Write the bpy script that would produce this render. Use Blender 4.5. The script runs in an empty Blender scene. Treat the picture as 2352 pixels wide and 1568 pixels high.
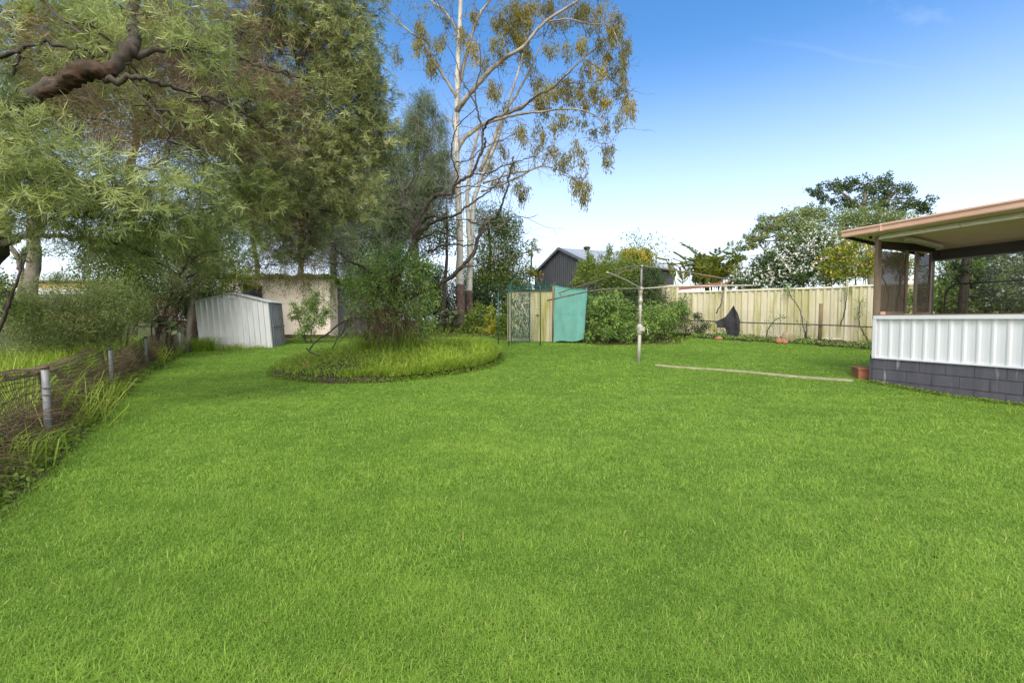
import bpy, math, random
import numpy as np
R = math.radians
S = bpy.context.scene
COL = S.collection
rng = np.random.default_rng(11)
random.seed(5)

# ---------------------------------------------------------------- camera, sky, sun, exposure
CAMZ = 1.3; F = 1111.0; PITCH = math.atan(49.0/F)
cd = bpy.data.cameras.new('camera'); cam = bpy.data.objects.new('camera', cd); COL.objects.link(cam)
cd.sensor_width = 36; cd.lens = 36*F/2352; cd.clip_start = .05; cd.clip_end = 3000
cam.location = (0, 0, CAMZ); cam.rotation_euler = (math.pi/2-PITCH, 0, 0)
S.camera = cam
SUN_EL, SUN_AZ = 48, 195          # azimuth of the sun, clockwise from +y
world = bpy.data.worlds.new('World'); S.world = world; world.use_nodes = True
nt = world.node_tree; nt.nodes.clear()
def wn(t, **k):
    n = nt.nodes.new(t)
    for a, b in k.items(): setattr(n, a, b)
    return n
sky = wn('ShaderNodeTexSky', sky_type='NISHITA', sun_disc=False, sun_elevation=R(SUN_EL), sun_rotation=R(SUN_AZ),
         altitude=0, air_density=1.0, dust_density=1.2, ozone_density=3.0)
bg = wn('ShaderNodeBackground'); wo = wn('ShaderNodeOutputWorld')
# thin cirrus, mixed into the sky by direction
tc = wn('ShaderNodeTexCoord'); mp = wn('ShaderNodeMapping')
mp.inputs['Rotation'].default_value = (0, R(12), R(-35)); mp.inputs['Scale'].default_value = (1.2, 7, 7)
nz = wn('ShaderNodeTexNoise'); nz.inputs['Scale'].default_value = 1.3; nz.inputs['Detail'].default_value = 7; nz.inputs['Roughness'].default_value = .6
rp = wn('ShaderNodeMapRange'); rp.inputs['From Min'].default_value = .55; rp.inputs['From Max'].default_value = .9
rp.inputs['To Max'].default_value = .30
mx = wn('ShaderNodeMix', data_type='RGBA'); mx.inputs['B'].default_value = (7.2, 7.45, 8.5, 1)
L = nt.links.new
L(tc.outputs['Generated'], mp.inputs['Vector']); L(mp.outputs['Vector'], nz.inputs['Vector']); L(nz.outputs['Fac'], rp.inputs['Value'])
# cloud-white fill light added to the unseen half of the sky behind the camera
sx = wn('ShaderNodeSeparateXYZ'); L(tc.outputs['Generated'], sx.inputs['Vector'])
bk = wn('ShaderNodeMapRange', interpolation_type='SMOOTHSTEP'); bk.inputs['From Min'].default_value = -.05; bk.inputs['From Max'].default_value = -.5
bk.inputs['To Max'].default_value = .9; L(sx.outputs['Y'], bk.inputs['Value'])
# pale haze low over the horizon
hz = wn('ShaderNodeMapRange', interpolation_type='SMOOTHSTEP'); hz.inputs['From Min'].default_value = .5; hz.inputs['From Max'].default_value = .0
hz.inputs['To Max'].default_value = .72; L(sx.outputs['Z'], hz.inputs['Value'])
hs = wn('ShaderNodeHueSaturation'); hs.inputs['Hue'].default_value = .5; hs.inputs['Saturation'].default_value = 1.26; hs.inputs['Value'].default_value = 1.32
L(sky.outputs['Color'], hs.inputs['Color'])
m2 = wn('ShaderNodeMath', operation='MAXIMUM'); L(rp.outputs['Result'], m2.inputs[0]); L(hz.outputs['Result'], m2.inputs[1])
L(m2.outputs[0], mx.inputs['Factor']); L(hs.outputs['Color'], mx.inputs['A'])
def _dir(px, py):
    u, v = (px-1176)/F, (784-py)/F; c_, s_ = math.cos(PITCH), math.sin(PITCH); d_ = np.array([u, c_+v*s_, v*c_-s_]); return d_/np.linalg.norm(d_)
nrm_ = np.cross(_dir(1650, 78), _dir(2352, 192)); nrm_ /= np.linalg.norm(nrm_)
dt = wn('ShaderNodeVectorMath', operation='DOT_PRODUCT'); dt.inputs[1].default_value = tuple(nrm_); L(tc.outputs['Generated'], dt.inputs[0])
nz2 = wn('ShaderNodeTexNoise'); nz2.inputs['Scale'].default_value = 9; nz2.inputs['Detail'].default_value = 5; L(tc.outputs['Generated'], nz2.inputs['Vector'])
wob = wn('ShaderNodeMath', operation='MULTIPLY_ADD'); wob.inputs[1].default_value = .03; wob.inputs[2].default_value = -.015; L(nz2.outputs['Fac'], wob.inputs[0])
ad = wn('ShaderNodeMath', operation='ADD'); L(dt.outputs['Value'], ad.inputs[0]); L(wob.outputs[0], ad.inputs[1])
ab = wn('ShaderNodeMath', operation='ABSOLUTE'); L(ad.outputs[0], ab.inputs[0])
cr_ = wn('ShaderNodeMapRange', interpolation_type='SMOOTHSTEP'); cr_.inputs['From Min'].default_value = .013; cr_.inputs['From Max'].default_value = 0; L(ab.outputs[0], cr_.inputs['Value'])
xr = wn('ShaderNodeMapRange', interpolation_type='SMOOTHSTEP'); xr.inputs['From Min'].default_value = .30; xr.inputs['From Max'].default_value = .65; xr.inputs['To Max'].default_value = .15; L(sx.outputs['X'], xr.inputs['Value'])
ct = wn('ShaderNodeMath', operation='MULTIPLY'); L(cr_.outputs['Result'], ct.inputs[0]); L(xr.outputs['Result'], ct.inputs[1])
m3 = wn('ShaderNodeMath', operation='MAXIMUM'); L(m2.outputs[0], m3.inputs[0]); L(ct.outputs[0], m3.inputs[1]); L(m3.outputs[0], mx.inputs['Factor'])
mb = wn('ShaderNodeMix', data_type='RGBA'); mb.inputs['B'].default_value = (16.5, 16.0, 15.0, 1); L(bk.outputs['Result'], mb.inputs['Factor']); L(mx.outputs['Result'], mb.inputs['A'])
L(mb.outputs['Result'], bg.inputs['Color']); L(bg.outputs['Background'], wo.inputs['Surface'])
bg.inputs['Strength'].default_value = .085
sd = bpy.data.lights.new('sun', 'SUN'); sun = bpy.data.objects.new('sun', sd); COL.objects.link(sun)
sd.energy = 1.4; sd.angle = R(20); sd.color = (1, .95, .86)
sun.rotation_euler = (R(90-SUN_EL), 0, R(180-SUN_AZ)); sun.location = (0, -5, 30)
S.view_settings.view_transform = 'Standard'; S.view_settings.look = 'None'
S.view_settings.exposure = 1.26; S.view_settings.gamma = 1
S.cycles.max_bounces = 7; S.cycles.diffuse_bounces = 4; S.cycles.glossy_bounces = 2
S.cycles.transmission_bounces = 4; S.cycles.transparent_max_bounces = 12

# ---------------------------------------------------------------- helpers
cp, sp = math.cos(PITCH), math.sin(PITCH)
def P(px, py, d):
    """point at ground distance d (world y) seen at picture position px, py of a 2352 wide picture"""
    u, v = (px-1176)/F, (784-py)/F
    dy, dz = cp+v*sp, v*cp-sp
    return np.array([u*d/dy, d, CAMZ+dz*d/dy])
KX = np.array([-30, -12, -6, 0, 6, 12, 30.])
KY = np.array([5, 8, 12, 15, 19, 22, 30, 60.])
KZ = np.array([[0, 0, 0, 0, 0, 0, 0], [0, 0, 0, .05, .03, .02, .02], [.06, .06, .08, .25, .28, .25, .25], [.18, .18, .25, .5, .58, .58, .58],
               [.42, .42, .5, .7, .85, .85, .85], [.6, .62, .66, 1.0, 1.05, 1.05, 1.05], [.8, .8, .9, 1.2, 1.2, 1.2, 1.2], [1, 1, 1, 1.2, 1.2, 1.2, 1.2]])
def ground(x, y):
    x = np.clip(np.asarray(x, float), KX[0], KX[-1]); y = np.clip(np.asarray(y, float), KY[0], KY[-1])
    i = np.clip(np.searchsorted(KX, x)-1, 0, len(KX)-2); j = np.clip(np.searchsorted(KY, y)-1, 0, len(KY)-2)
    fx = (x-KX[i])/(KX[i+1]-KX[i]); fy = (y-KY[j])/(KY[j+1]-KY[j])
    return (KZ[j, i]*(1-fx)+KZ[j, i+1]*fx)*(1-fy)+(KZ[j+1, i]*(1-fx)+KZ[j+1, i+1]*fx)*fy
def GP(px, d):
    x = (px-1176)/F*d
    return np.array([x, d, float(ground(x, d))])
def unit(v):
    v = np.asarray(v, float); n = np.linalg.norm(v, axis=-1, keepdims=True); return v/np.maximum(n, 1e-9)

class Geo:
    def __init__(s): s.v = []; s.f = []; s.t = []; s.n = 0; s.sm = False
    def add(s, v, f, t=None, sm=False):
        v = np.asarray(v, np.float64).reshape(-1, 3)
        if isinstance(f, np.ndarray): s.f.append((f+s.n, f.shape[1], sm))
        else:
            by = {}
            for q in f: by.setdefault(len(q), []).append(q)
            for k, a in by.items(): s.f.append((np.asarray(a, np.int64)+s.n, k, sm and k == 4))
        s.v.append(v); s.t.append(np.full(len(v), .5) if t is None else np.broadcast_to(np.asarray(t, float), (len(v),)))
        s.n += len(v); return s
    def box(s, c, size, rot=0, tilt=None):
        x, y, z = np.array(size)/2
        v = np.array([(a*x, b*y, e*z) for a in (-1, 1) for b in (-1, 1) for e in (-1, 1)])
        if tilt is not None: v = v @ np.array(tilt).T
        k, q = math.cos(rot), math.sin(rot)
        v = v @ np.array([[k, q, 0], [-q, k, 0], [0, 0, 1]])
        return s.add(v+np.array(c), [(0, 1, 3, 2), (4, 6, 7, 5), (0, 4, 5, 1), (2, 3, 7, 6), (0, 2, 6, 4), (1, 5, 7, 3)])
    def bar(s, a, b, w, h, up=(0, 0, 1)):
        a = np.array(a, float); b = np.array(b, float); d = unit(b-a)
        sd_ = unit(np.cross(d, up)); u = np.cross(sd_, d)
        v = [p+i*sd_*w/2+j*u*h/2 for p in (a, b) for i in (-1, 1) for j in (-1, 1)]
        return s.add(v, [(0, 1, 3, 2), (4, 6, 7, 5), (0, 4, 5, 1), (2, 3, 7, 6), (0, 2, 6, 4), (1, 5, 7, 3)])
    def tube(s, pts, r, n=7, cap=True, bump=0):
        pts = np.asarray(pts, float); m = len(pts); r = np.broadcast_to(np.asarray(r, float), (m,))
        t = np.gradient(pts, axis=0); t = unit(t)
        ref = np.array([0, 0, 1.]) if abs(t[0][2]) < .9 else np.array([1., 0, 0])
        a = unit(np.cross(t, ref)); b = np.cross(t, a)
        th = np.arange(n)*2*math.pi/n
        rr = r[:, None]*np.ones((m, n))
        if bump: rr = rr*(1+bump*rng.normal(size=(m, n)))
        v = pts[:, None]+rr[..., None]*(np.cos(th)[None, :, None]*a[:, None]+np.sin(th)[None, :, None]*b[:, None])
        i = np.arange(m-1)[:, None]*n; j = np.arange(n)[None]; k = (j+1) % n
        q = np.stack([i+j, i+k, i+n+k, i+n+j], -1).reshape(-1, 4)
        s.add(v.reshape(-1, 3), q, sm=True)
        if cap:
            base = s.n-m*n
            s.f.append((np.array([[base+x for x in range(n)][::-1]]), n, False)); s.f.append((np.array([[base+(m-1)*n+x for x in range(n)]]), n, False))
        return s
    def lathe(s, c, prof, n=16):
        v = []; f = []
        for r, z in prof:
            v += [(c[0]+r*math.cos(2*math.pi*i/n), c[1]+r*math.sin(2*math.pi*i/n), c[2]+z) for i in range(n)]
        for k in range(len(prof)-1):
            f += [(k*n+i, k*n+(i+1) % n, (k+1)*n+(i+1) % n, (k+1)*n+i) for i in range(n)]
        f += [tuple(range(n))[::-1], tuple(range((len(prof)-1)*n, len(prof)*n))]
        return s.add(v, f, sm=True)
    def build(s, name, mat, parent=None, origin=None, smooth=False):
        v = np.concatenate(s.v); t = np.concatenate(s.t)
        o = np.array(origin if origin is not None else (ORG.get(parent.name, (0, 0, 0)) if parent else (0, 0, 0)), float)
        v = v-o
        me = bpy.data.meshes.new(name)
        me.vertices.add(len(v)); me.vertices.foreach_set('co', v.astype(np.float32).ravel())
        li = np.concatenate([a.ravel() for a, k, _ in s.f]).astype(np.int32)
        cnt = np.concatenate([np.full(len(a), k) for a, k, _ in s.f])
        st = np.concatenate([[0], np.cumsum(cnt)[:-1]]).astype(np.int32)
        me.loops.add(len(li)); me.loops.foreach_set('vertex_index', li)
        me.polygons.add(len(cnt)); me.polygons.foreach_set('loop_start', st)
        me.update(calc_edges=True)
        at = me.attributes.new('tint', 'FLOAT', 'POINT'); at.data.foreach_set('value', t.astype(np.float32))
        me.polygons.foreach_set('use_smooth', np.concatenate([np.full(len(a), bool(smooth or e)) for a, k, e in s.f]))
        me.materials.append(mat)
        ob = bpy.data.objects.new(name, me); COL.objects.link(ob)
        if parent: ob.parent = parent; ORG[ob.name] = o
        else: ob.location = o; ORG[ob.name] = o
        return ob
ORG = {}
def props(o, label=None, cat=None, group=None, kind=None):
    for k, v in (('label', label), ('category', cat), ('group', group), ('kind', kind)):
        if v: o[k] = v
    return o
def thing(name, label, cat, loc=(0, 0, 0), group=None, rot=0):
    o = bpy.data.objects.new(name, None); COL.objects.link(o); o.empty_display_size = .2
    o.location = loc; o.rotation_euler = (0, 0, rot); ORG[o.name] = np.array(loc if not rot else (0, 0, 0), float)
    return props(o, label, cat, group)

# ---------------------------------------------------------------- materials
def newmat(name):
    m = bpy.data.materials.new(name); m.use_nodes = True; m.node_tree.nodes.clear(); return m, m.node_tree
def nd(t, ty, **k):
    n = t.nodes.new(ty)
    for a, b in k.items():
        if a in n.inputs: n.inputs[a].default_value = b
        else: setattr(n, a, b)
    return n
def c4(c): return (*c, 1)
def surf(name, c1, c2, scale=4, rough=.6, metal=0, bump=0, bscale=30, c3=None, s3=1.5, t3=(.55, .75), stretch=(1, 1, 1), spec=.4):
    """two-colour noise surface, optional third-colour stains, optional bump"""
    m, t = newmat(name); l = t.links.new
    out = nd(t, 'ShaderNodeOutputMaterial'); b = nd(t, 'ShaderNodeBsdfPrincipled', Roughness=rough, Metallic=metal)
    b.inputs['Specular IOR Level'].default_value = spec
    tc_ = nd(t, 'ShaderNodeTexCoord'); mp_ = nd(t, 'ShaderNodeMapping', Scale=stretch); l(tc_.outputs['Object'], mp_.inputs['Vector'])
    n = nd(t, 'ShaderNodeTexNoise', Scale=scale, Detail=6., Roughness=.65); l(mp_.outputs['Vector'], n.inputs['Vector'])
    mr = nd(t, 'ShaderNodeMapRange'); mr.inputs['From Min'].default_value = .3; mr.inputs['From Max'].default_value = .7; l(n.outputs['Fac'], mr.inputs['Value'])
    mx_ = nd(t, 'ShaderNodeMix', data_type='RGBA', A=c4(c1), B=c4(c2)); mx_.inputs['A'].default_value = c4(c1); mx_.inputs['B'].default_value = c4(c2)
    l(mr.outputs['Result'], mx_.inputs['Factor']); o = mx_.outputs['Result']
    if c3:
        n3 = nd(t, 'ShaderNodeTexNoise', Scale=s3, Detail=7., Roughness=.7); l(mp_.outputs['Vector'], n3.inputs['Vector'])
        m3 = nd(t, 'ShaderNodeMapRange'); m3.inputs['From Min'].default_value = t3[0]; m3.inputs['From Max'].default_value = t3[1]; l(n3.outputs['Fac'], m3.inputs['Value'])
        x3 = nd(t, 'ShaderNodeMix', data_type='RGBA'); x3.inputs['B'].default_value = c4(c3); l(o, x3.inputs['A']); l(m3.outputs['Result'], x3.inputs['Factor']); o = x3.outputs['Result']
    l(o, b.inputs['Base Color'])
    if bump:
        nb = nd(t, 'ShaderNodeTexNoise', Scale=bscale, Detail=5.); l(mp_.outputs['Vector'], nb.inputs['Vector'])
        bb = nd(t, 'ShaderNodeBump', Strength=bump, Distance=.02); l(nb.outputs['Fac'], bb.inputs['Height']); l(bb.outputs['Normal'], b.inputs['Normal'])
    l(b.outputs['BSDF'], out.inputs['Surface']); return m
def leafm(name, ca, cb, cc=None, trans=.35, rough=.5, spec=.3):
    """foliage: colour runs with each leaf's own tint; a share of the light passes through the leaf"""
    m, t = newmat(name); l = t.links.new
    out = nd(t, 'ShaderNodeOutputMaterial'); at = nd(t, 'ShaderNodeAttribute', attribute_name='tint')
    cr = nd(t, 'ShaderNodeValToRGB'); e = cr.color_ramp.elements
    e[0].color = c4(ca); e[1].color = c4(cb)
    if cc: x = e.new(.86); x.color = c4(cb); e[2].color = c4(cc)
    l(at.outputs['Fac'], cr.inputs['Fac'])
    b = nd(t, 'ShaderNodeBsdfPrincipled', Roughness=rough); b.inputs['Specular IOR Level'].default_value = spec
    l(cr.outputs['Color'], b.inputs['Base Color'])
    if trans:
        tr = nd(t, 'ShaderNodeBsdfTranslucent'); l(cr.outputs['Color'], tr.inputs['Color'])
        mxs = nd(t, 'ShaderNodeMixShader'); mxs.inputs['Fac'].default_value = trans
        l(b.outputs['BSDF'], mxs.inputs[1]); l(tr.outputs['BSDF'], mxs.inputs[2]); l(mxs.outputs['Shader'], out.inputs['Surface'])
    else: l(b.outputs['BSDF'], out.inputs['Surface'])
    return m
def screenm(name, col, alpha, rough=.4):
    """woven or tinted see-through sheet"""
    m, t = newmat(name); l = t.links.new
    out = nd(t, 'ShaderNodeOutputMaterial'); b = nd(t, 'ShaderNodeBsdfPrincipled', Roughness=rough); b.inputs['Base Color'].default_value = c4(col)
    tr = nd(t, 'ShaderNodeBsdfTransparent'); mxs = nd(t, 'ShaderNodeMixShader'); mxs.inputs['Fac'].default_value = alpha
    l(tr.outputs['BSDF'], mxs.inputs[1]); l(b.outputs['BSDF'], mxs.inputs[2]); l(mxs.outputs['Shader'], out.inputs['Surface']); return m
def groundm():
    m, t = newmat('lawn_and_soil'); l = t.links.new
    out = nd(t, 'ShaderNodeOutputMaterial'); b = nd(t, 'ShaderNodeBsdfPrincipled', Roughness=.9); b.inputs['Specular IOR Level'].default_value = .1
    tc_ = nd(t, 'ShaderNodeTexCoord')
    def ns(s, d=6.): 
        n = nd(t, 'ShaderNodeTexNoise', Scale=s, Detail=d, Roughness=.65); l(tc_.outputs['Object'], n.inputs['Vector']); return n
    def ramp(n, a, b_):
        r = nd(t, 'ShaderNodeMapRange'); r.inputs['From Min'].default_value = a; r.inputs['From Max'].default_value = b_; l(n.outputs['Fac'], r.inputs['Value']); return r
    def mix(f, A, B):
        x = nd(t, 'ShaderNodeMix', data_type='RGBA')
        for k, q in (('A', A), ('B', B)):
            if isinstance(q, tuple): x.inputs[k].default_value = c4(q)
            else: l(q, x.inputs[k])
        l(f, x.inputs['Factor']); return x.outputs['Result']
    g = mix(ramp(ns(60), .3, .7).outputs['Result'], (.045, .09, .012), (.10, .19, .018))
    g = mix(ramp(ns(1.1), .35, .7).outputs['Result'], g, (.08, .15, .02))
    s_ = mix(ramp(ns(14), .3, .7).outputs['Result'], (.035, .024, .014), (.10, .075, .04))
    s_ = mix(ramp(ns(3), .45, .6).outputs['Result'], s_, (.05, .085, .015))
    at = nd(t, 'ShaderNodeAttribute', attribute_name='tint')
    add = nd(t, 'ShaderNodeMath', operation='ADD'); l(at.outputs['Fac'], add.inputs[0])
    nn = ns(9); sc = nd(t, 'ShaderNodeMapRange'); sc.inputs['To Min'].default_value = -.3; sc.inputs['To Max'].default_value = .3; l(nn.outputs['Fac'], sc.inputs['Value']); l(sc.outputs['Result'], add.inputs[1])
    r2 = nd(t, 'ShaderNodeMapRange'); r2.inputs['From Min'].default_value = .4; r2.inputs['From Max'].default_value = .6; l(add.outputs[0], r2.inputs['Value'])
    l(mix(r2.outputs['Result'], s_, g), b.inputs['Base Color'])
    nb = ns(90); bb = nd(t, 'ShaderNodeBump', Strength=.6, Distance=.02); l(nb.outputs['Fac'], bb.inputs['Height']); l(bb.outputs['Normal'], b.inputs['Normal'])
    l(b.outputs['BSDF'], out.inputs['Surface']); return m

M = dict(
    ground=groundm(),
    blade=leafm('lawn_blade', (.105, .22, .024), (.335, .495, .07), (.56, .51, .2), trans=.4),
    long=leafm('long_grass', (.10, .20, .016), (.36, .48, .05), (.52, .47, .15), trans=.4),
    weed=leafm('weed_leaf', (.08, .15, .015), (.22, .31, .035), (.3, .3, .1), trans=.35),
    dry=leafm('dry_thatch', (.045, .03, .018), (.14, .09, .045), trans=.1),
    needle=leafm('needle', (.085, .12, .035), (.36, .425, .12), (.56, .60, .26), trans=.45, spec=.45, rough=.42),
    fine=leafm('feathery_leaf', (.08, .105, .035), (.36, .39, .135), (.56, .57, .26), trans=.45, spec=.45, rough=.42),
    brown=leafm('dead_twig', (.085, .055, .032), (.34, .235, .14), trans=.3),
    casu=leafm('weeping_needle', (.065, .095, .045), (.20, .24, .11), trans=.4),
    dark=leafm('dark_leaf', (.022, .05, .014), (.08, .13, .035), trans=.3),
    mid=leafm('mid_leaf', (.06, .11, .016), (.20, .265, .04), trans=.4),
    yell=leafm('yellow_green_leaf', (.14, .19, .02), (.35, .36, .045), (.6, .42, .04), trans=.4),
    gum=leafm('gum_leaf', (.12, .115, .022), (.29, .245, .045), (.42, .30, .04), trans=.4),
    vine=leafm('vine_leaf', (.065, .13, .024), (.27, .385, .085), trans=.3, rough=.4),
    pale=leafm('grey_green_leaf', (.08, .11, .05), (.22, .26, .11), (.42, .44, .26), trans=.25, rough=.35, spec=.5),
    flower=leafm('white_petal', (.55, .55, .45), (.85, .85, .78), trans=.3),
    yflower=leafm('yellow_petal', (.6, .36, .02), (.8, .58, .05), trans=.3),
    palm=leafm('palm_leaflet', (.08, .13, .015), (.26, .28, .04), (.5, .3, .04), trans=.35),
    umbrella=leafm('layered_pale_leaf', (.075, .115, .035), (.26, .32, .11), (.40, .42, .2), trans=.35),
    redleaf=leafm('dry_red_leaf', (.12, .04, .025), (.24, .10, .06), trans=.2),
    bark=surf('dark_bark', (.022, .018, .013), (.068, .054, .04), 9, .9, bump=.8, bscale=22, stretch=(1, 1, .3)),
    barkgrey=surf('grey_bark', (.10, .085, .065), (.21, .185, .15), 7, .9, bump=.6, bscale=18, stretch=(1, 1, .35)),
    gumbark=surf('smooth_pale_bark', (.33, .315, .275), (.46, .44, .39), 1.5, .6, c3=(.245, .225, .185), s3=1.3, t3=(.54, .66), bump=.2, bscale=8, stretch=(1, 1, .3)),
    limbbark=surf('streaked_limb_bark', (.17, .148, .118), (.34, .31, .26), 2.5, .7, c3=(.10, .08, .06), s3=1.6, t3=(.5, .65), bump=.2, bscale=10),
    stocking=surf('rough_stocking_bark', (.035, .024, .02), (.15, .105, .085), 14, .95, bump=1, bscale=30, stretch=(1, 1, .25)),
    wound=surf('torn_wood', (.010, .008, .006), (.065, .033, .015), 5, .85, bump=.7, bscale=16, stretch=(1, 1, 1)),
    galv=surf('galvanised_steel', (.15, .15, .145), (.24, .24, .235), 6, .6, metal=.3, c3=(.22, .19, .16), s3=5, t3=(.6, .75)),
    wire=surf('rusty_wire', (.05, .038, .03), (.13, .085, .055), 20, .7, metal=.3),
    wiregrey=surf('grey_wire', (.10, .10, .09), (.2, .2, .18), 20, .6, metal=.4),
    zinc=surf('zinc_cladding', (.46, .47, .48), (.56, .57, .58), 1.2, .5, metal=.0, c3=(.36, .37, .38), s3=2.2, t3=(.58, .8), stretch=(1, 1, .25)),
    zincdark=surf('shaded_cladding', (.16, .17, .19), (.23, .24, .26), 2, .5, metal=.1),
    cream=surf('cream_fence_steel', (.40, .365, .25), (.50, .465, .34), 1.3, .5, c3=(.25, .24, .05), s3=1.7, t3=(.45, .66), stretch=(1.8, 1.8, .2)),
    creamtrim=surf('cream_trim', (.48, .45, .34), (.56, .53, .42), 2, .5, c3=(.32, .30, .14), s3=3, t3=(.6, .8)),
    render=surf('cream_render', (.66, .57, .48), (.76, .67, .57), 1.2, .9, c3=(.45, .38, .29), s3=1.4, t3=(.58, .8), bump=.2, bscale=40, stretch=(1, 1, .3)),
    grim=surf('grimy_base', (.03, .022, .016), (.085, .062, .045), 6, .9, bump=.6),
    darkgrey=surf('dark_grey_cladding', (.060, .064, .074), (.085, .09, .102), 1.5, .5),
    greyroof=surf('pale_grey_roof', (.36, .38, .41), (.46, .48, .51), .8, .45, metal=.2, stretch=(.3, 1, 1)),
    glassdark=surf('dark_window', (.012, .013, .014), (.03, .03, .032), 2, .15),
    ochre=surf('ochre_wall', (.62, .42, .16), (.72, .54, .28), 1, .8),
    whitep=surf('white_paint_steel', (.53, .54, .57), (.60, .61, .64), 1.2, .42, c3=(.52, .53, .55), s3=2, t3=(.6, .85), stretch=(1, 1, .3)),
    block=surf('grey_painted_block', (.06, .058, .074), (.095, .092, .112), 3, .75, bump=.35, bscale=70, c3=(.30, .30, .33), s3=2.0, t3=(.60, .70), stretch=(3.5, 3.5, .45)),
    mortar=surf('pale_mortar', (.13, .13, .15), (.24, .24, .27), 14, .9),
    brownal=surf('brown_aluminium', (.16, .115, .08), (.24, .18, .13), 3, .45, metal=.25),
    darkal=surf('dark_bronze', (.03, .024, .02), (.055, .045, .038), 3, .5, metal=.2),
    salmon=surf('faded_salmon_gutter', (.50, .29, .21), (.58, .37, .28), 2, .45, c3=(.30, .15, .07), s3=4, t3=(.64, .8)),
    ceil=surf('beige_ceiling', (.84, .55, .48), (.90, .63, .56), 2, .6),
    tube=surf('white_light_fitting', (.55, .5, .42), (.65, .6, .5), 2, .5),
    headrail=surf('cream_head_rail', (.62, .58, .47), (.7, .66, .56), 2, .5),
    flyscreen=screenm('brown_flyscreen', (.075, .055, .038), .72, .7),
    blind=screenm('smoky_clear_blind', (.05, .045, .03), .30, .12),
    blindsky=screenm('smoky_blind_fabric', (.05, .05, .04), .6, .3),
    greensteel=surf('green_coated_steel', (.016, .06, .05), (.03, .10, .085), 5, .4),
    teal=surf('teal_shade_cloth', (.075, .215, .18), (.13, .31, .265), 3, .8, bump=.5, bscale=120, c3=(.035, .21, .19), s3=1.6, t3=(.5, .75), stretch=(1, 1, .4)),
    tealedge=surf('teal_hem', (.05, .28, .24), (.08, .34, .3), 3, .8),
    net=leafm('green_netting', (.016, .06, .04), (.05, .14, .10), trans=.1),
    timber=surf('weathered_timber', (.10, .07, .035), (.22, .16, .08), 5, .85, bump=.5, bscale=25, stretch=(4, 4, .4)),
    black=surf('black_cloth', (.010, .010, .012), (.028, .028, .032), 10, .85, bump=.3, bscale=50, c3=(.10, .10, .10), s3=22, t3=(.66, .72)),
    blackrail=surf('black_rail', (.02, .018, .016), (.05, .04, .033), 10, .6),
    blackpipe=surf('black_tube', (.008, .008, .008), (.016, .016, .016), 10, .35),
    stone=surf('orange_stone', (.22, .09, .05), (.36, .17, .09), 7, .9, bump=.6, bscale=14),
    stone2=surf('tan_stone', (.17, .13, .08), (.27, .21, .14), 7, .9, bump=.6, bscale=14),
    brick=surf('red_brick', (.20, .07, .04), (.32, .13, .07), 9, .9, bump=.4, bscale=30, c3=(.4, .3, .18), s3=5, t3=(.58, .7)),
    concrete=surf('old_concrete', (.24, .21, .14), (.36, .31, .22), 9, .95, c3=(.22, .22, .1), s3=4, t3=(.52, .7), bump=.4, bscale=40),
    soil=surf('dark_soil', (.012, .008, .006), (.04, .025, .017), 14, 1, bump=1, bscale=30),
    rust=surf('rusty_sheet', (.06, .042, .03), (.15, .11, .085), 4, .8, c3=(.2, .1, .05), s3=3, t3=(.55, .7)),
    redroof=surf('red_brown_roof', (.28, .085, .06), (.36, .13, .09), 2, .5),
    hoist=surf('hoist_steel', (.28, .25, .20), (.42, .39, .33), 8, .5, metal=.35, c3=(.13, .085, .05), s3=6, t3=(.58, .72)),
    hoistdark=surf('weathered_arm_steel', (.07, .055, .038), (.20, .17, .13), 5, .55, metal=.4, stretch=(2, 2, 2)),
    poleg=surf('painted_hoist_pole', (.26, .24, .20), (.36, .34, .29), 6, .55, c3=(.26, .22, .16), s3=5, t3=(.6, .75)),
)

# ---------------------------------------------------------------- foliage generators
def rvec(n): return unit(rng.normal(size=(n, 3)))
def leafquads(g, p, ax, Ls, Ws, tint):
    """one four-cornered, slightly folded leaf per point p, along ax"""
    n = len(p); ax = unit(ax); sd_ = unit(np.cross(ax, rvec(n))); nm = np.cross(ax, sd_)
    Ls = np.broadcast_to(Ls, (n,))[:, None]; Ws = np.broadcast_to(Ws, (n,))[:, None]
    m = p+ax*Ls*.45-nm*Ws*.15
    v = np.stack([p, m+sd_*Ws*.5, p+ax*Ls, m-sd_*Ws*.5], 1)
    g.add(v.reshape(-1, 3), np.arange(n*4).reshape(n, 4), np.repeat(np.clip(tint, 0, 1), 4))
def inball(n, pw=.5): return rvec(n)*(rng.random((n, 1))**pw)
def clumps(g, c, r, n, Lf, Wf, k=None, droop=0., spread=.3, up=0., hang=0., tvar=.22, tmean=.45):
    """n leaves gathered in k clumps through an ellipsoid"""
    c = np.array(c); r = np.array(r); k = k or max(4, int(n/45))
    cc = c+inball(k, .42)*r
    ct = rng.normal(tmean, tvar, k)
    i = rng.integers(0, k, n); s_ = spread*min(r)
    off = rng.normal(size=(n, 3))*s_*.6
    off[:, 2] -= hang*np.abs(rng.normal(size=n))*s_
    p = cc[i]+off
    ax = rvec(n)+unit(off)*.7; ax[:, 2] += up-droop
    leafquads(g, p, ax, Lf*rng.uniform(.6, 1.3, n), Wf*rng.uniform(.7, 1.25, n), ct[i]+rng.normal(0, .13, n))
    return cc
def blob(b):
    px, py, rx, ry, d = b[:5]; k = d/F
    return P(px, py, d), np.array([rx*k, (b[5] if len(b) > 5 else (rx+ry)*.5*k), ry*k])
def area(r): return math.pi*r[0]*r[2]
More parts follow.
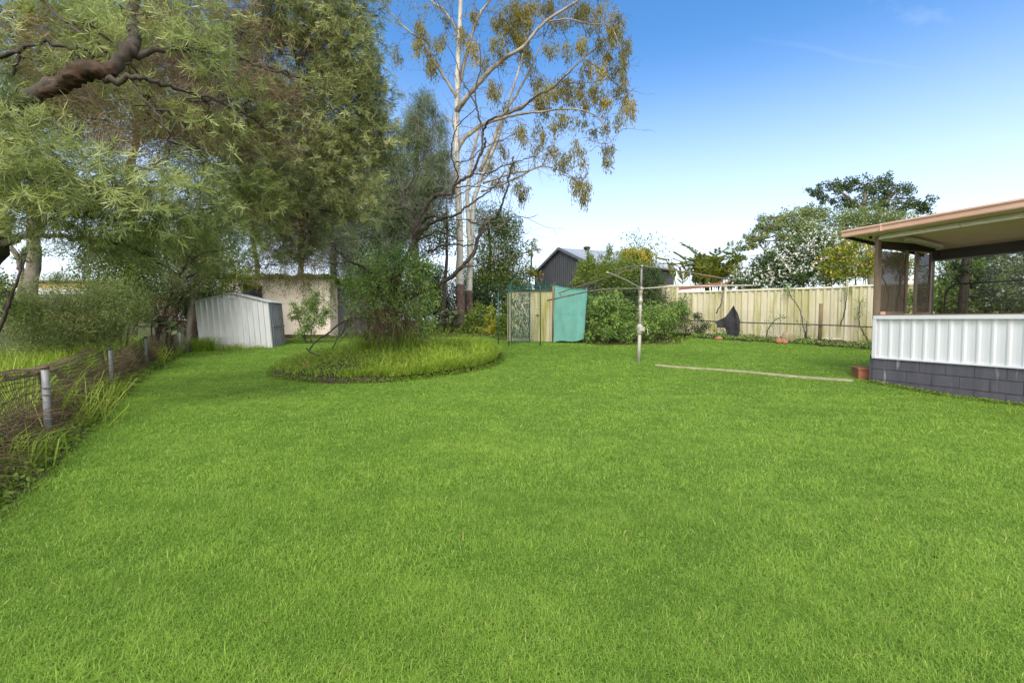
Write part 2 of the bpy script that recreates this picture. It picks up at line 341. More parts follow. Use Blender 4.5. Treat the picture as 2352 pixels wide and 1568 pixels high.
def sprays(g, p, ax, nn, Lf, Wf, tint, twig=.14, flat=.9):
    """tufts of needles: nn needles set round each short twig"""
    k = len(p); ax = unit(ax)
    i = np.repeat(np.arange(k), nn); n = len(i)
    a = rng.random(n)
    base = p[i]+ax[i]*(a*twig)[:, None]
    d = unit(rvec(n)*flat+ax[i]*(.35+.75*a)[:, None]); d[:, 2] -= .1
    sd_ = unit(np.cross(d, rvec(n)))
    Ls = Lf*rng.uniform(.7, 1.2, n)[:, None]; W = Wf*.5
    tip = base+d*Ls; mid = base+d*Ls*.6+np.array([0, 0, -.012])
    v = np.stack([base-sd_*W*.6, base+sd_*W*.6, mid+sd_*W, tip, mid-sd_*W], 1)
    f = np.arange(n*5).reshape(n, 5)
    g.add(v.reshape(-1, 3), f, np.repeat(np.clip(tint[i]+rng.normal(0, .1, n), 0, 1), 5))
def blades(g, p, h, w, lean, tint, curl=.5):
    """bent grass blades, two segments"""
    n = len(p); a = rng.uniform(0, 2*math.pi, n); dr = np.stack([np.cos(a), np.sin(a), np.zeros(n)], 1)
    b = a+math.pi/2+rng.normal(0, .6, n); sd_ = np.stack([np.cos(b), np.sin(b), np.zeros(n)], 1)
    h = np.broadcast_to(h, (n,))[:, None]; w = np.broadcast_to(w, (n,))[:, None]; lean = np.broadcast_to(lean, (n,))[:, None]
    z = np.array([0, 0, 1.])
    m = p+z*h*.6+dr*h*lean*.35
    t = p+z*h*(1-curl*lean*.6)+dr*h*lean*1.05
    v = np.stack([p-sd_*w*.5, p+sd_*w*.5, m+sd_*w*.42, m-sd_*w*.42, t], 1).reshape(-1, 3)
    q = np.arange(n)[:, None]*5
    tt = np.repeat(np.clip(tint, 0, 1), 5)
    g.add(v, np.concatenate([q, q+1, q+2, q+3], 1), tt)
    g.f.append((np.concatenate([q+3, q+2, q+4], 1)+g.n-len(v), 3, False))
def strands(g, p, d, Ls, W, tint, sag=.0):
    """thin two-segment fibres (dead twigs, stems, hanging needles)"""
    n = len(p); d = unit(d); sd_ = unit(np.cross(d, rvec(n)))
    Ls = np.broadcast_to(Ls, (n,))[:, None]
    mid = p+d*Ls*.5+rvec(n)*Ls*.06; tip = p+d*Ls; tip[:, 2] -= sag*Ls[:, 0]
    v = np.stack([p-sd_*W*.5, p+sd_*W*.5, mid+sd_*W*.45, mid-sd_*W*.45, tip], 1).reshape(-1, 3)
    q = np.arange(n)[:, None]*5
    g.add(v, np.concatenate([q, q+1, q+2, q+3], 1), np.repeat(np.clip(tint, 0, 1), 5))
    g.f.append((np.concatenate([q+3, q+2, q+4], 1)+g.n-len(v), 3, False))
def smooth(pts, k=4, jit=0.):
    """rounded, slightly wandering path through pts"""
    pts = np.asarray(pts, float)
    if len(pts) < 3: pts = np.array([pts[0], pts.mean(0) if len(pts) == 2 else pts[0], pts[-1]])
    e = np.vstack([2*pts[0]-pts[1], pts, 2*pts[-1]-pts[-2]]); out = []
    for i in range(1, len(e)-2):
        p0, p1, p2, p3 = e[i-1:i+3]
        for t in np.linspace(0, 1, k, endpoint=False):
            out.append(.5*((2*p1)+(p2-p0)*t+(2*p0-5*p1+4*p2-p3)*t*t+(3*p1-p0-3*p2+p3)*t**3))
    out.append(pts[-1]); out = np.array(out)
    if jit: out[1:-1] += rng.normal(0, jit, (len(out)-2, 3))
    return out
def limb(g, pts, r0, r1, n=7, k=4, jit=0., bump=.06):
    q = smooth(pts, k, jit); g.tube(q, np.linspace(r0, r1, len(q)), n, bump=bump); return q
def reach(g, skel, targets, r0, r1, jit=.04, n=5, sag=0.):
    """branches from the nearest point of a skeleton to each target"""
    skel = np.asarray(skel); new = []
    for t in targets:
        dd = np.linalg.norm(skel-t, axis=1)+np.maximum(skel[:, 2]-t[2], 0)*1.5
        a = skel[dd.argmin()]; t = np.asarray(t)
        m1 = a+(t-a)*.35+np.array([0, 0, .10])*np.linalg.norm(t-a); m2 = a+(t-a)*.7+np.array([0, 0, .08-sag])*np.linalg.norm(t-a)
        q = smooth([a, m1, m2, t], 3, jit); g.tube(q, np.linspace(r0, r1, len(q)), n, bump=.05); new.append(q)
    return np.concatenate(new) if new else skel
def twigs(g, skel, n, Ls, r, up=.3, dirb=None):
    """many short bare twigs along a skeleton"""
    for i in rng.integers(0, len(skel), n):
        d = rvec(1)[0]+(dirb if dirb is not None else 0); d[2] += up; d = unit(d); l = Ls*rng.uniform(.5, 1.3)
        a = skel[i]; m = a+d*l*.5+rng.normal(0, l*.08, 3); e = a+d*l+rng.normal(0, l*.15, 3)
        g.tube([a, m, e], [r, r*.7, r*.35], 4, cap=False)

# ---------------------------------------------------------------- the ground
BEDC = np.array([-3.05, 12.45]); BEDR = np.array([2.6, 2.9])
LF = [(-1.0, -1.3), (-4.05, 3.83), (-4.73, 4.88), (-7.04, 8.46), (-9.1, 12.0), (-10.2, 14.3), (-10.9, 15.7), (-11.0, 17.5), (-8.9, 17.3), (-8.5, 20.2)]
BACK = [(-30, 20.3), (-5.2, 20.4), (-4, 19.4), (-1, 19.2), (-.5, 17.5), (2.2, 16.2), (2.6, 15.0), (5.2, 15.2), (6.3, 17.2), (7.6, 16.4), (10.8, 14.0), (30, 2)]
def lf_x(y): return np.interp(y, [p[1] for p in LF], [p[0] for p in LF])
def back_y(x): return np.interp(x, [p[0] for p in BACK], [p[1] for p in BACK])
PO = np.array([6.94, 9.26]); PT = np.array([.3206, -.9473]); PN = np.array([.9473, .3206])   # pavilion corner, along its front, inward
def in_pav(x, y, m=0.):
    s_ = (x-PO[0])*PT[0]+(y-PO[1])*PT[1]; w_ = (x-PO[0])*PN[0]+(y-PO[1])*PN[1]
    return (s_ > -m) & (w_ > -m)
def lawnmask(x, y):
    a = np.clip((x-lf_x(np.minimum(y, 16.5))-.12)/.3, 0, 1)
    b_ = np.clip((back_y(x)-y)/.5, 0, 1)
    e = np.hypot((x-BEDC[0])/BEDR[0], (y-BEDC[1])/BEDR[1]); c = np.clip((e-.97)/.05, 0, 1)
    return np.minimum(np.minimum(a, b_), c)*(~in_pav(x, y, .05))
xs = np.concatenate([[-400, -150, -60, -35, -25, -20], np.arange(-16, 16.01, .25), [20, 25, 35, 60, 150, 400]])
ys = np.concatenate([[-100, -30, -10, -4], np.arange(-1, 24.01, .25), [26, 30, 40, 60, 120, 300, 700]])
X, Y = np.meshgrid(xs, ys); Z = ground(X, Y)+.012*np.sin(X*2.1+1)*np.sin(Y*1.7)
g = Geo(); nx = len(xs); i = np.arange(len(ys)-1)[:, None]*nx; j = np.arange(nx-1)[None]
g.add(np.stack([X, Y, Z], -1).reshape(-1, 3), np.stack([i+j, i+j+1, i+nx+j+1, i+nx+j], -1).reshape(-1, 4), lawnmask(X, Y).ravel())
props(g.build('ground', M['ground'], smooth=True), 'gently rising backyard ground of lawn and bare soil', 'ground', kind='structure')
def gz(x, y): return ground(x, y)+.012*np.sin(x*2.1+1)*np.sin(y*1.7)

# mown lawn blades: dense near the camera, coarser farther back
def lawn():
    g = Geo()
    for y0, y1, dens, w, h in [(.9, 2.4, 28000, .0022, .032), (2.4, 3.6, 17000, .0028, .032), (3.6, 5.5, 9500, .0038, .030), (5.5, 8, 5200, .0054, .030),
                               (8, 11, 3200, .0072, .025), (11, 15, 2000, .0095, .024), (15, 20, 1300, .012, .024)]:
        xm = 1.12*y1+.8; n = int(dens*(y1-y0)*2*xm)
        x = rng.uniform(-xm, xm, n); y = rng.uniform(y0, y1, n)
        k = rng.random(n) < lawnmask(x, y); x, y = x[k], y[k]; n = len(x)
        p = np.stack([x, y, gz(x, y)-.003], 1)
        patch = np.sin(x*1.3+np.sin(y*.9)*1.7)*np.sin(y*1.1+np.sin(x*.7)*2)+.6*np.sin(x*4.1+y*2.2)*np.sin(y*5.3-x*1.3)
        tuft = np.sin(x*17+np.sin(y*11)*2)*np.sin(y*15+np.sin(x*9)*2)
        hollow = np.sin(x*6.1+np.sin(y*3.7)*2.3+y)*np.sin(y*7.3+np.sin(x*4.1)*2.1)+.7*np.sin(x*2.3-y*1.1+np.sin(y*2.9)*1.5)*np.sin(y*3.1+np.sin(x*1.9)*2)
        t = .47+.08*patch+.07*tuft+.08*hollow+rng.normal(0, .13, n)
        dead = rng.random(n) < .035+.03*(patch > .9); t = np.where(dead, rng.uniform(.85, 1, n), np.minimum(t, .82))
        hh = h*rng.uniform(.55, 1.25, n)*(1+.18*tuft)*(1+.2*hollow); hh = np.where(rng.random(n) < .025, hh*1.8, hh)
        blades(g, p, hh, w*rng.uniform(.7, 1.3, n), rng.uniform(.5, 1.75, n), t)
    props(g.build('lawn_grass', M['blade']), 'short bright green mown lawn filling the yard', 'grass', kind='stuff')
lawn()

# concrete edging strip running from under the clothes line to the pavilion corner
a, b = GP(1506, 11.3), np.array([6.62, 9.35, float(ground(6.62, 9.35))])
g = Geo(); q = smooth([a, a*.6+b*.4+np.array([0, -.03, 0]), a*.25+b*.75+np.array([0, -.05, 0]), b], 6)
dr = unit(np.append((b-a)[:2], 0)); sn = np.array([dr[1], -dr[0], 0])
v = []
for k, p in enumerate(q):
    w_ = .025+.055*k/len(q)+rng.normal(0, .014); z = float(gz(p[0], p[1]))
    v += [(p[0]-sn[0]*w_, p[1]-sn[1]*w_, z-.03), (p[0]-sn[0]*w_, p[1]-sn[1]*w_, z+.036), (p[0]+sn[0]*w_, p[1]+sn[1]*w_, z+.030), (p[0]+sn[0]*w_, p[1]+sn[1]*w_, z-.03)]
f = [(k*4+j_, k*4+j_+1, k*4+4+j_+1, k*4+4+j_) for k in range(len(q)-1) for j_ in range(3)]+[(0, 1, 2, 3), tuple(len(v)-4+x for x in (3, 2, 1, 0))]
g.add(v, f); props(g.build('path', M['concrete']), 'worn pale concrete edging strip running across the lawn to the pavilion corner', 'path', kind='structure')

# ---------------------------------------------------------------- pavilion on the right (local frame: x along its front, y inward)
def pavilion():
    th = thing('garden_pavilion', 'open-sided pavilion with white ribbed half wall, grey block base and salmon gutter', 'pavilion', (PO[0], PO[1], 0), rot=math.atan2(PT[1], PT[0]))
    W = 1.55; LEN = 5.6; SILL = 1.385
    # block base: courses of painted blocks with raked joints
    back = Geo().box((LEN/2, .10, .285), (LEN, .17, .56)); back.box((.10, W/2+.1, .285), (.17, W-.2, .56))
    wall = Geo(); bh = .2; bl = .40
    for c, z0 in enumerate([.375, .175, -.025, -.225]):
        x = -.0 - (bl/2 if c % 2 else 0)
        while x < LEN:
            x0, x1 = max(x, 0)+.004, min(x+bl, LEN)-.004
            if x1-x0 > .05:
                if not (c == 2 and abs(x0-.2) < .03): wall.box(((x0+x1)/2, .0+rng.normal(0, .0015), z0+bh/2), (x1-x0, .05, bh-.012))
            x += bl
        for k in range(4):
            wall.box((.0, .03+.2+k*.4, z0+bh/2), (.05, .39, bh-.009))
    bw = wall.build('block_wall', M['block'], th); back.build('mortar', M['mortar'], bw)
    # white trapezoidal cladding with trims
    g = Geo(); x = .0; prof = []
    while x < LEN:
        prof += [(x, .0), (x+.03, -.010), (x+.055, -.011), (x+.085, .0), (x+.13, .003)]; x += .19
    z0, z1 = .60, SILL-.065; n = len(prof)
    v = [(p[0]+.06, p[1]-.012, z) for z in (z0, z1) for p in prof]+[(p[0]+.06, .03, z) for z in (z0, z1) for p in prof]
    f = [(i, i+1, n+i+1, n+i) for i in range(n-1)]+[(2*n+i+1, 2*n+i, 3*n+i, 3*n+i+1) for i in range(n-1)]
    g.add(v, f); g.build('cladding', M['whitep'], th)
    g = Geo().box((LEN/2+.01, -.022, SILL-.034), (LEN, .075, .066)).box((LEN/2, -.02, .588), (LEN, .06, .026)).box((.028, -.021, (z0+z1)/2), (.06, .066, z1-z0-.002))
    g.build('cladding_trim', M['whitep'], th)
    Geo().box((LEN/2, .06, SILL+.009), (LEN, .12, .018)).build('sill', M['brownal'], th)
    # posts and frames
    for nm, p in (('post', (.0, -.0)), ('post', (.0, W)), ('post', (2.9, 0)), ('post', (2.9, W))):
        z0_ = .575 if p[1] == 0 and p[0] == 0 else SILL
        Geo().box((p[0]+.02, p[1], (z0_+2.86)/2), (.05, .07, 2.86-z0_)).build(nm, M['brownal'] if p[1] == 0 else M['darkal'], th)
    Geo().box((-.03, .055, 1.50), (.045, .09, 2.76)).build('downpipe', M['brownal'], th)
    Geo().box((-.045, .055, .3), (.06, .11, .66)).build('corner_guard', M['block'], th)
    fr = Geo()   # end-wall screen frames
    for y0, y1 in ((.05, .80), (1.07, 1.5)):
        for y in (y0+.0, y1): fr.box((.02, y, (SILL+2.66)/2+.02), (.045, .045, 2.66-SILL-.04))
        fr.box((.02, (y0+y1)/2, SILL+.05), (.04, y1-y0-.05, .05))
    fr.build('screen_frame', M['brownal'], th)
    for y0, y1 in ((.075, .775), (1.095, 1.475)):
        Geo().box((.02, (y0+y1)/2, 2.02), (.004, y1-y0, 1.18)).build('fly_screen', M['flyscreen'], th)
    Geo().box((.02, W/2, .9), (.04, W-.08, .93)).build('end_panel', M['whitep'], th)
    # beams
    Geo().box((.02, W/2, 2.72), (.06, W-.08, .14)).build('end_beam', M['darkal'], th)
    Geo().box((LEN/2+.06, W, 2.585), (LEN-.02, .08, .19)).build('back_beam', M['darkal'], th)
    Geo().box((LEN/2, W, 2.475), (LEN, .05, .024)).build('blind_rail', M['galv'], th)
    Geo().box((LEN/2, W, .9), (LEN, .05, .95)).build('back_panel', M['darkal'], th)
    g = Geo().box((LEN/2+.06, -.035, 2.835), (LEN, .04, .045)); g.box((LEN/2+.06, -.005, 2.88), (LEN, .02, .05))
    g.build('head_rail', M['headrail'], th)
    for x in (1.35, 2.12, 4.0): Geo().box((x, -.062, 2.84), (.035, .014, .06)).build('rail_bracket', M['creamtrim'], th)
    # back opening: clear tinted blind, a part of it heavier
    Geo().box((LEN/2+.08, W-.015, 1.925), (LEN-.12, .003, 1.07)).build('clear_blind', M['blind'], th)
    # roof: slopes down towards the back; ribbed ceiling below
    x0, x1, y0, y1 = -.40, LEN+.2, -.30, W+.45
    def zr(y): return 2.93-.115*(y+.3)
    g = Geo(); v = [(x, y, zr(y)+dz) for dz in (.035, .08) for x, y in ((x0, y0), (x1, y0), (x1, y1), (x0, y1))]
    g.add(v, [(0, 3, 2, 1), (4, 5, 6, 7), (0, 1, 5, 4), (1, 2, 6, 5), (2, 3, 7, 6), (3, 0, 4, 7)]); g.build('roof', M['salmon'], th)
    g = Geo(); ys_ = np.arange(y0+.03, y1-.01, .0125); prof = [(y, zr(y)+.02-(.011 if (k % 8) in (0, 1) else 0)) for k, y in enumerate(ys_)]
    n = len(prof); v = [(x, y, z) for x in (x0+.03, x1-.02) for y, z in prof]
    g.add(v, [(i, i+1, n+i+1, n+i) for i in range(n-1)]); g.build('ceiling', M['ceil'], th)
    # gutter along the front and the barge along the end
    g = Geo(); prof = [(-.30, 3.035), (-.40, 3.04), (-.405, 3.015), (-.385, 2.985), (-.385, 2.925), (-.375, 2.905), (-.30, 2.905)]
    n = len(prof); v = [(x, y, z) for x in (x0-.02, x1) for y, z in prof]
    g.add(v, [(i, i+1, n+i+1, n+i) for i in range(n-1)]+[tuple(range(n)), tuple(range(2*n-1, n-1, -1)), (n-1, 0, n, 2*n-1)])
    gt = g.build('gutter', M['salmon'], th)
    Geo().box((.32, -.3955, 2.975), (.02, .03, .135)).build('gutter_joint', M['salmon'], gt)
    g = Geo(); g.bar((x0-.012, y0, zr(y0)+.03), (x0-.012, y1, zr(y1)+.03), .022, .13); g.build('barge_board', M['darkal'], th)
    Geo().box((LEN/2, y1+.01, zr(y1)+.03), (x1-x0, .02, .12)).build('rear_fascia', M['darkal'], th)
    Geo().tube([(-.09, -.06, 2.85), (-.09, -.06, 2.90)], .028, 10).build('sensor_lamp', M['blackpipe'], th)
    g = Geo().bar((.33, .30, 2.80), (.33, 1.22, 2.70), .11, .06); g.build('light_fitting', M['tube'], th)
    Geo().box((.12, W-.07, 2.60), (.07, .05, .09)).build('junction_box', M['darkal'], th)
    Geo().box((.13, .02, SILL+.045), (.07, .03, .06)).build('latch_plate', M['salmon'], th)
    # steel hoop gate standing inside against the back wall
    return th
pav = pavilion()
def pl(s_, w_, z): return np.array([PO[0]+PT[0]*s_+PN[0]*w_, PO[1]+PT[1]*s_+PN[1]*w_, z])
th = thing('garden_gate', 'black tubular hoop gate leaning behind the pavilion blind', 'gate', pl(.2, 1.72, float(ground(*pl(.2, 1.72, 0)[:2]))))
q = smooth([pl(.16, 1.72, .4), pl(.16, 1.72, 1.6), pl(.18, 1.72, 1.85), pl(.30, 1.72, 1.98), pl(.5, 1.72, 2.0), pl(1.6, 1.72, 2.0), pl(3.2, 1.72, 2.0)], 6)
Geo().tube(q, .016, 8).build('frame', M['blackpipe'], th)
g = Geo()
for s_ in np.arange(.3, 3.2, .2): g.tube([pl(s_, 1.73, .45), pl(s_, 1.73, 1.99 if s_ > .4 else 1.94)], .0035, 5)
for z in np.arange(.6, 1.96, .15): g.tube([pl(.17, 1.735, z), pl(3.2, 1.735, z)], .0025, 5)
g.build('bars', M['blackpipe'], th)
a = pl(-.32, .30, 0); a[2] = gz(a[0], a[1])
th = thing('brick_step', 'low red brick step beside the pavilion corner', 'step', a)
Geo().box(a+np.array([0, .1, .09]), (.30, .42, .20), -.33).build('bricks', M['brick'], th)
Geo().box(a+np.array([0, .1, .20]), (.33, .45, .035), -.33).build('tread', M['brick'], th)

# ---------------------------------------------------------------- corrugated sheets
def ribbed(g, a, b, z0, z1, pitch=.19, depth=.03, thick=.012, rib=.3, flat=.5, top=None, lean=None):
    """trapezoidal sheet standing between ground points a and b; top: function of the run giving the upper edge; lean: 3-vector shift of the top"""
    a = np.array(a[:2], float); b = np.array(b[:2], float); d = b-a; Ln = np.hypot(*d); d /= Ln; nrm = np.array([d[1], -d[0]])
    prof = []; s_ = 0
    while s_ < Ln:
        for q, e in ((0, 0), (flat*pitch, 0), ((flat+(1-flat-rib)/2)*pitch, 1), ((flat+(1-flat-rib)/2+rib)*pitch, 1)):
            if s_+q <= Ln: prof.append((s_+q, e*depth))
        s_ += pitch
    prof.append((Ln, 0)); n = len(prof); lean = np.zeros(3) if lean is None else np.array(lean)
    def pts(off):
        lo = [(*(a+d*s_+nrm*(e+off)), z0(s_) if callable(z0) else z0) for s_, e in prof]
        hi = [np.array((*(a+d*s_+nrm*(e+off)), (top(s_) if top else z1)))+lean for s_, e in prof]
        return lo+[tuple(h) for h in hi]
    v = pts(0)+pts(-thick)
    f = [(i, i+1, n+i+1, n+i) for i in range(n-1)]+[(2*n+i+1, 2*n+i, 3*n+i, 3*n+i+1) for i in range(n-1)]
    f += [(n+i, n+i+1, 3*n+i+1, 3*n+i) for i in range(n-1)]+[(0, n, 3*n, 2*n), (n-1, 3*n-1, 4*n-1, 2*n-1)]
    return g.add(v, f)

# cream steel boundary fence on the right
FA = np.array([3.6, 19.9]); FB = np.array([12.3, 14.15]); FC = np.array([19.5, 8.6])
def steel_fence():
    th = thing('steel_fence', 'cream ribbed steel boundary fence streaked with green algae', 'fence', (*FA, float(ground(*FA))))
    pts = []; Ln = np.hypot(*(FB-FA)); n = 4
    ts = [0, .17, .30, .46, .80, 1.0]
    P_ = [FA+(FB-FA)*t for t in ts]+[FB+(FC-FB)*t for t in (.25, .5, .75, 1)]
    hs = [1.75, 1.72, 1.52, 1.66, 1.80, 1.84, 1.84, 1.84, 1.84, 1.84]
    for k in range(len(P_)-1):
        a, b = P_[k], P_[k+1]; d = unit(b-a); za = min(float(ground(*a)), float(ground(*b)))+.10
        h = hs[k]
        g = Geo(); ribbed(g, a+d*.03, b-d*.03, za, za+h-.03, .20, .036, rib=.30, flat=.34)
        s = g.build('steel_sheet', M['cream'], th)
        nrm = np.array([d[1], -d[0]])
        for z in (za+h-.02, za-.0): Geo().bar((*(a+nrm*.016), z), (*(b+nrm*.016), z), .075, .055).build('rail', M['creamtrim'], th)
    for k, p in enumerate(P_):
        za = float(ground(*p)); h = max(hs[k], hs[k-1] if k else 0)
        d = unit(FB-FA); nrm = np.array([d[1], -d[0]])
        Geo().box((*(p+nrm*.02), za+.1+h/2), (.07, .10, h+.12), math.atan2(d[1], d[0])).build('post', M['creamtrim'], th)
steel_fence()
def fpt(t, out, z=0):
    """point along the cream fence line, `out` metres in front of it, z above ground"""
    d = unit(FB-FA); nrm = np.array([d[1], -d[0]]); p = FA+(FB-FA)*t+nrm*out
    return np.array([p[0], p[1], float(gz(p[0], p[1]))+z])

# low black rail with netting in front of the cream fence
th = thing('netting_fence', 'low black rail fence with thin wire netting before the cream fence', 'fence', fpt(.3, .75))
Geo().tube([fpt(.22, .78, .58), fpt(.5, .78, .56), fpt(.78, .75, .58), fpt(1.1, .72, .60)], .019, 7).build('rail', M['blackrail'], th)
for t in (.24, .505, .70, .97): Geo().tube([fpt(t, .75, -.05), fpt(t, .75, .63)], .02, 7).build('post', M['galv' if t == .475 else 'blackrail'], th)
g = Geo()
for t in np.arange(.30, 1.1, .0055): g.tube([fpt(t, .78, .02), fpt(t+.0004, .76, .98)], .0011, 3, cap=False)
for z in np.arange(.04, 1.0, .055): g.tube([fpt(t, .78, z+.012*math.sin(t*40)) for t in np.arange(.30, 1.1, .04)], .0011, 3, cap=False)
g.build('netting', M['wiregrey'], th)
a = fpt(.735, .66)
g = Geo(); g.tube([a+np.array([0, 0, -.1]), a+np.array([.01, 0, 1.22])], .055, 8, bump=.05)
props(g.build('timber_post', M['timber'], origin=a), 'weathered timber post standing before the cream fence', 'post')
# black shade cloth draped over the rail
def drape():
    prof = [(.447, .56), (.458, .63), (.470, .72), (.481, .88), (.492, 1.07), (.499, 1.12), (.505, 1.02), (.512, .84), (.516, .62), (.515, .34)]
    g = Geo(); n = 12; v = []
    for k, (t, zt) in enumerate(prof):
        zb = .05+.10*abs(math.sin(k*1.3)) if 2 < k < len(prof)-2 else .36 if k <= 2 else .3+.25*(k-len(prof)+2)*.1
        for i in range(n):
            u = i/(n-1); z = zb+(zt-zb)*u
            v.append(fpt(t+.003*math.sin(u*5+k), .80+.05*math.sin(k*1.9+u*3)+(.04 if z < .7 else -.02)+rng.normal(0, .004), z))
    m = len(prof); v = np.array(v); back_ = v-np.array([.02, .03, 0])
    f = [(k*n+i, k*n+i+1, (k+1)*n+i+1, (k+1)*n+i) for k in range(m-1) for i in range(n-1)]
    f2 = [tuple(x+m*n for x in q[::-1]) for q in f]
    g.add(np.vstack([v, back_]), f+f2)
    props(g.build('draped_cloth', M['black'], origin=fpt(.45, .8), smooth=True), 'black speckled cloth draped to a peak over the low rail', 'cloth')
drape()
# stones at the foot of the fence
def stone(p, r, m, label, seed):
    q = np.random.default_rng(seed); bm_v = []; n, k = 14, 9
    for a_ in range(k+1):
        for b_ in range(n):
            th_ = math.pi*a_/k; ph = 2*math.pi*b_/n
            d = np.array([math.sin(th_)*math.cos(ph), math.sin(th_)*math.sin(ph), math.cos(th_)])
            rr = 1+.12*math.sin(3*d[0]+seed)+.10*math.sin(4*d[1]+seed*2)+.08*math.sin(5*d[2]+seed)
            bm_v.append(p+d*rr*np.array(r)+np.array([0, 0, r[2]*.7]))
    f = [(a_*n+b_, a_*n+(b_+1) % n, (a_+1)*n+(b_+1) % n, (a_+1)*n+b_) for a_ in range(k) for b_ in range(n)]
    props(Geo().add(bm_v, f).build('garden_stone', M[m], origin=p, smooth=True), label, 'stone', 'stones along the fence bed')
stone(GP(1651, 15.9), (.13, .10, .07), 'stone', 'small orange stone left of the others below the black cloth', 1)
stone(GP(1789, 14.95), (.12, .1, .10), 'stone', 'rounded orange stone left of the tan boulder', 2)
stone(GP(1803, 14.85), (.11, .1, .085), 'stone', 'low orange stone in front of the tan boulder', 3)
stone(GP(1812, 15.15), (.20, .14, .19), 'stone2', 'largest tan boulder in the fence bed', 4)
# soil bed
g = Geo(); n = 40; v = []
for k in range(n+1):
    t = .40+.62*k/n
    for o, z in ((.30, .05), (.95, .05+.02*math.sin(k*2.3)), (1.22+.14*math.sin(k*.9)+.08*math.sin(k*2.1), .03), (1.40+.14*math.sin(k*.9)+.08*math.sin(k*2.1), -.04)): v.append(fpt(t, o, z))
g.add(v, [(k*4+i, k*4+i+1, k*4+5+i, k*4+4+i) for k in range(n) for i in range(3)])
props(g.build('soil_bed', M['soil'], smooth=True), 'strip of dark bare soil along the cream fence', 'soil', kind='structure')

# ---------------------------------------------------------------- left: wire fence
def wire_fence():
    pos = [np.array([*p, 0]) for p in [(-2.9, 1.75), (-4.73, 4.88), (-7.04, 8.46), (-9.1, 12.0), (-10.05, 13.95), (-10.72, 15.6)]]
    for p in pos: p[2] = gz(p[0], p[1])
    th = thing('wire_fence', 'low rusty woven wire fence with grey pipe posts along the left edge', 'fence', pos[1])
    for k, p in enumerate(pos):
        h = [.82, .83, .80, .80, .78, .80][k]; r = .031 if k != 4 else .024
        g = Geo(); g.tube([p+np.array([.03, -.02, -.1]), p+np.array([0, 0, h])], r, 12)
        if k == 1:
            for z in (.30, .55, .62): g.tube([p+np.array([.02, -.01, z]), p+np.array([.02, -.01, z+.012])], r+.005, 12)
        po = g.build('post', M['galv'] if k != 4 else M['timber'], th)
        g = Geo(); g.tube([p+np.array([0, 0, h-.02]), p+np.array([0, 0, h+.015])], r+.006, 12); g.build('post_cap', M['wire'], po)
    up = np.array([0, 0, 1.])
    for k in range(len(pos)-1):
        a, b = pos[k], pos[k+1]; Ln = np.linalg.norm(b-a); d = (b-a)/Ln; out = np.array([-d[1], d[0], 0]); out = out if out[0] < 0 else -out
        def pt(s_, z):
            lean = .07+ (.20 if k < 2 else .05)*(max(z-.45, 0)/.4)**1.5*math.sin(math.pi*min(max(s_/Ln, 0.02), .98))
            sagz = -.10*math.sin(math.pi*s_/Ln)*(z/.8) if k in (1, 2) else -.03*math.sin(math.pi*s_/Ln)*(z/.8)
            return a+d*s_+out*(lean+.02*math.sin(s_*5+z*7))+up*(z+sagz)
        g = Geo()
        for s_ in np.arange(.03, Ln, .048):
            j_ = rng.normal(0, .006); g.tube([pt(s_+j_, z) for z in (.03, .2, .4, .55, .68, .76)], .0036, 3, cap=False)
        for z in [.05, .14, .23, .32, .41, .50, .58, .66, .71, .76]:
            zz = z+.01; g.tube([pt(s_, zz+.008*math.sin(s_*23+z*40)) for s_ in np.arange(0, Ln+.01, .12)], 0.0042 if z < .75 else .007, 4, cap=False)
        if k < 2:      # rolled top edge of loose netting
            for q in range(int(Ln/.05)):
                s_ = q*.05; c = pt(min(s_, Ln), .76)
                an = np.linspace(0, 4.4, 6); g.tube([c+out*(.085-.085*np.cos(t))*1.6+up*.06*np.sin(t)+d*.02*t for t in an], .0026, 3, cap=False)
            for t in (.9, 1.9, 2.9, 3.9): g.tube([pt(s_, .76)+out*(.085-.085*math.cos(t))*1.6+up*.06*math.sin(t) for s_ in np.arange(0, Ln+.01, .15)], .003, 3, cap=False)
        g.build('wire_mesh', M['wire'], th)
    return pos
WF = wire_fence()

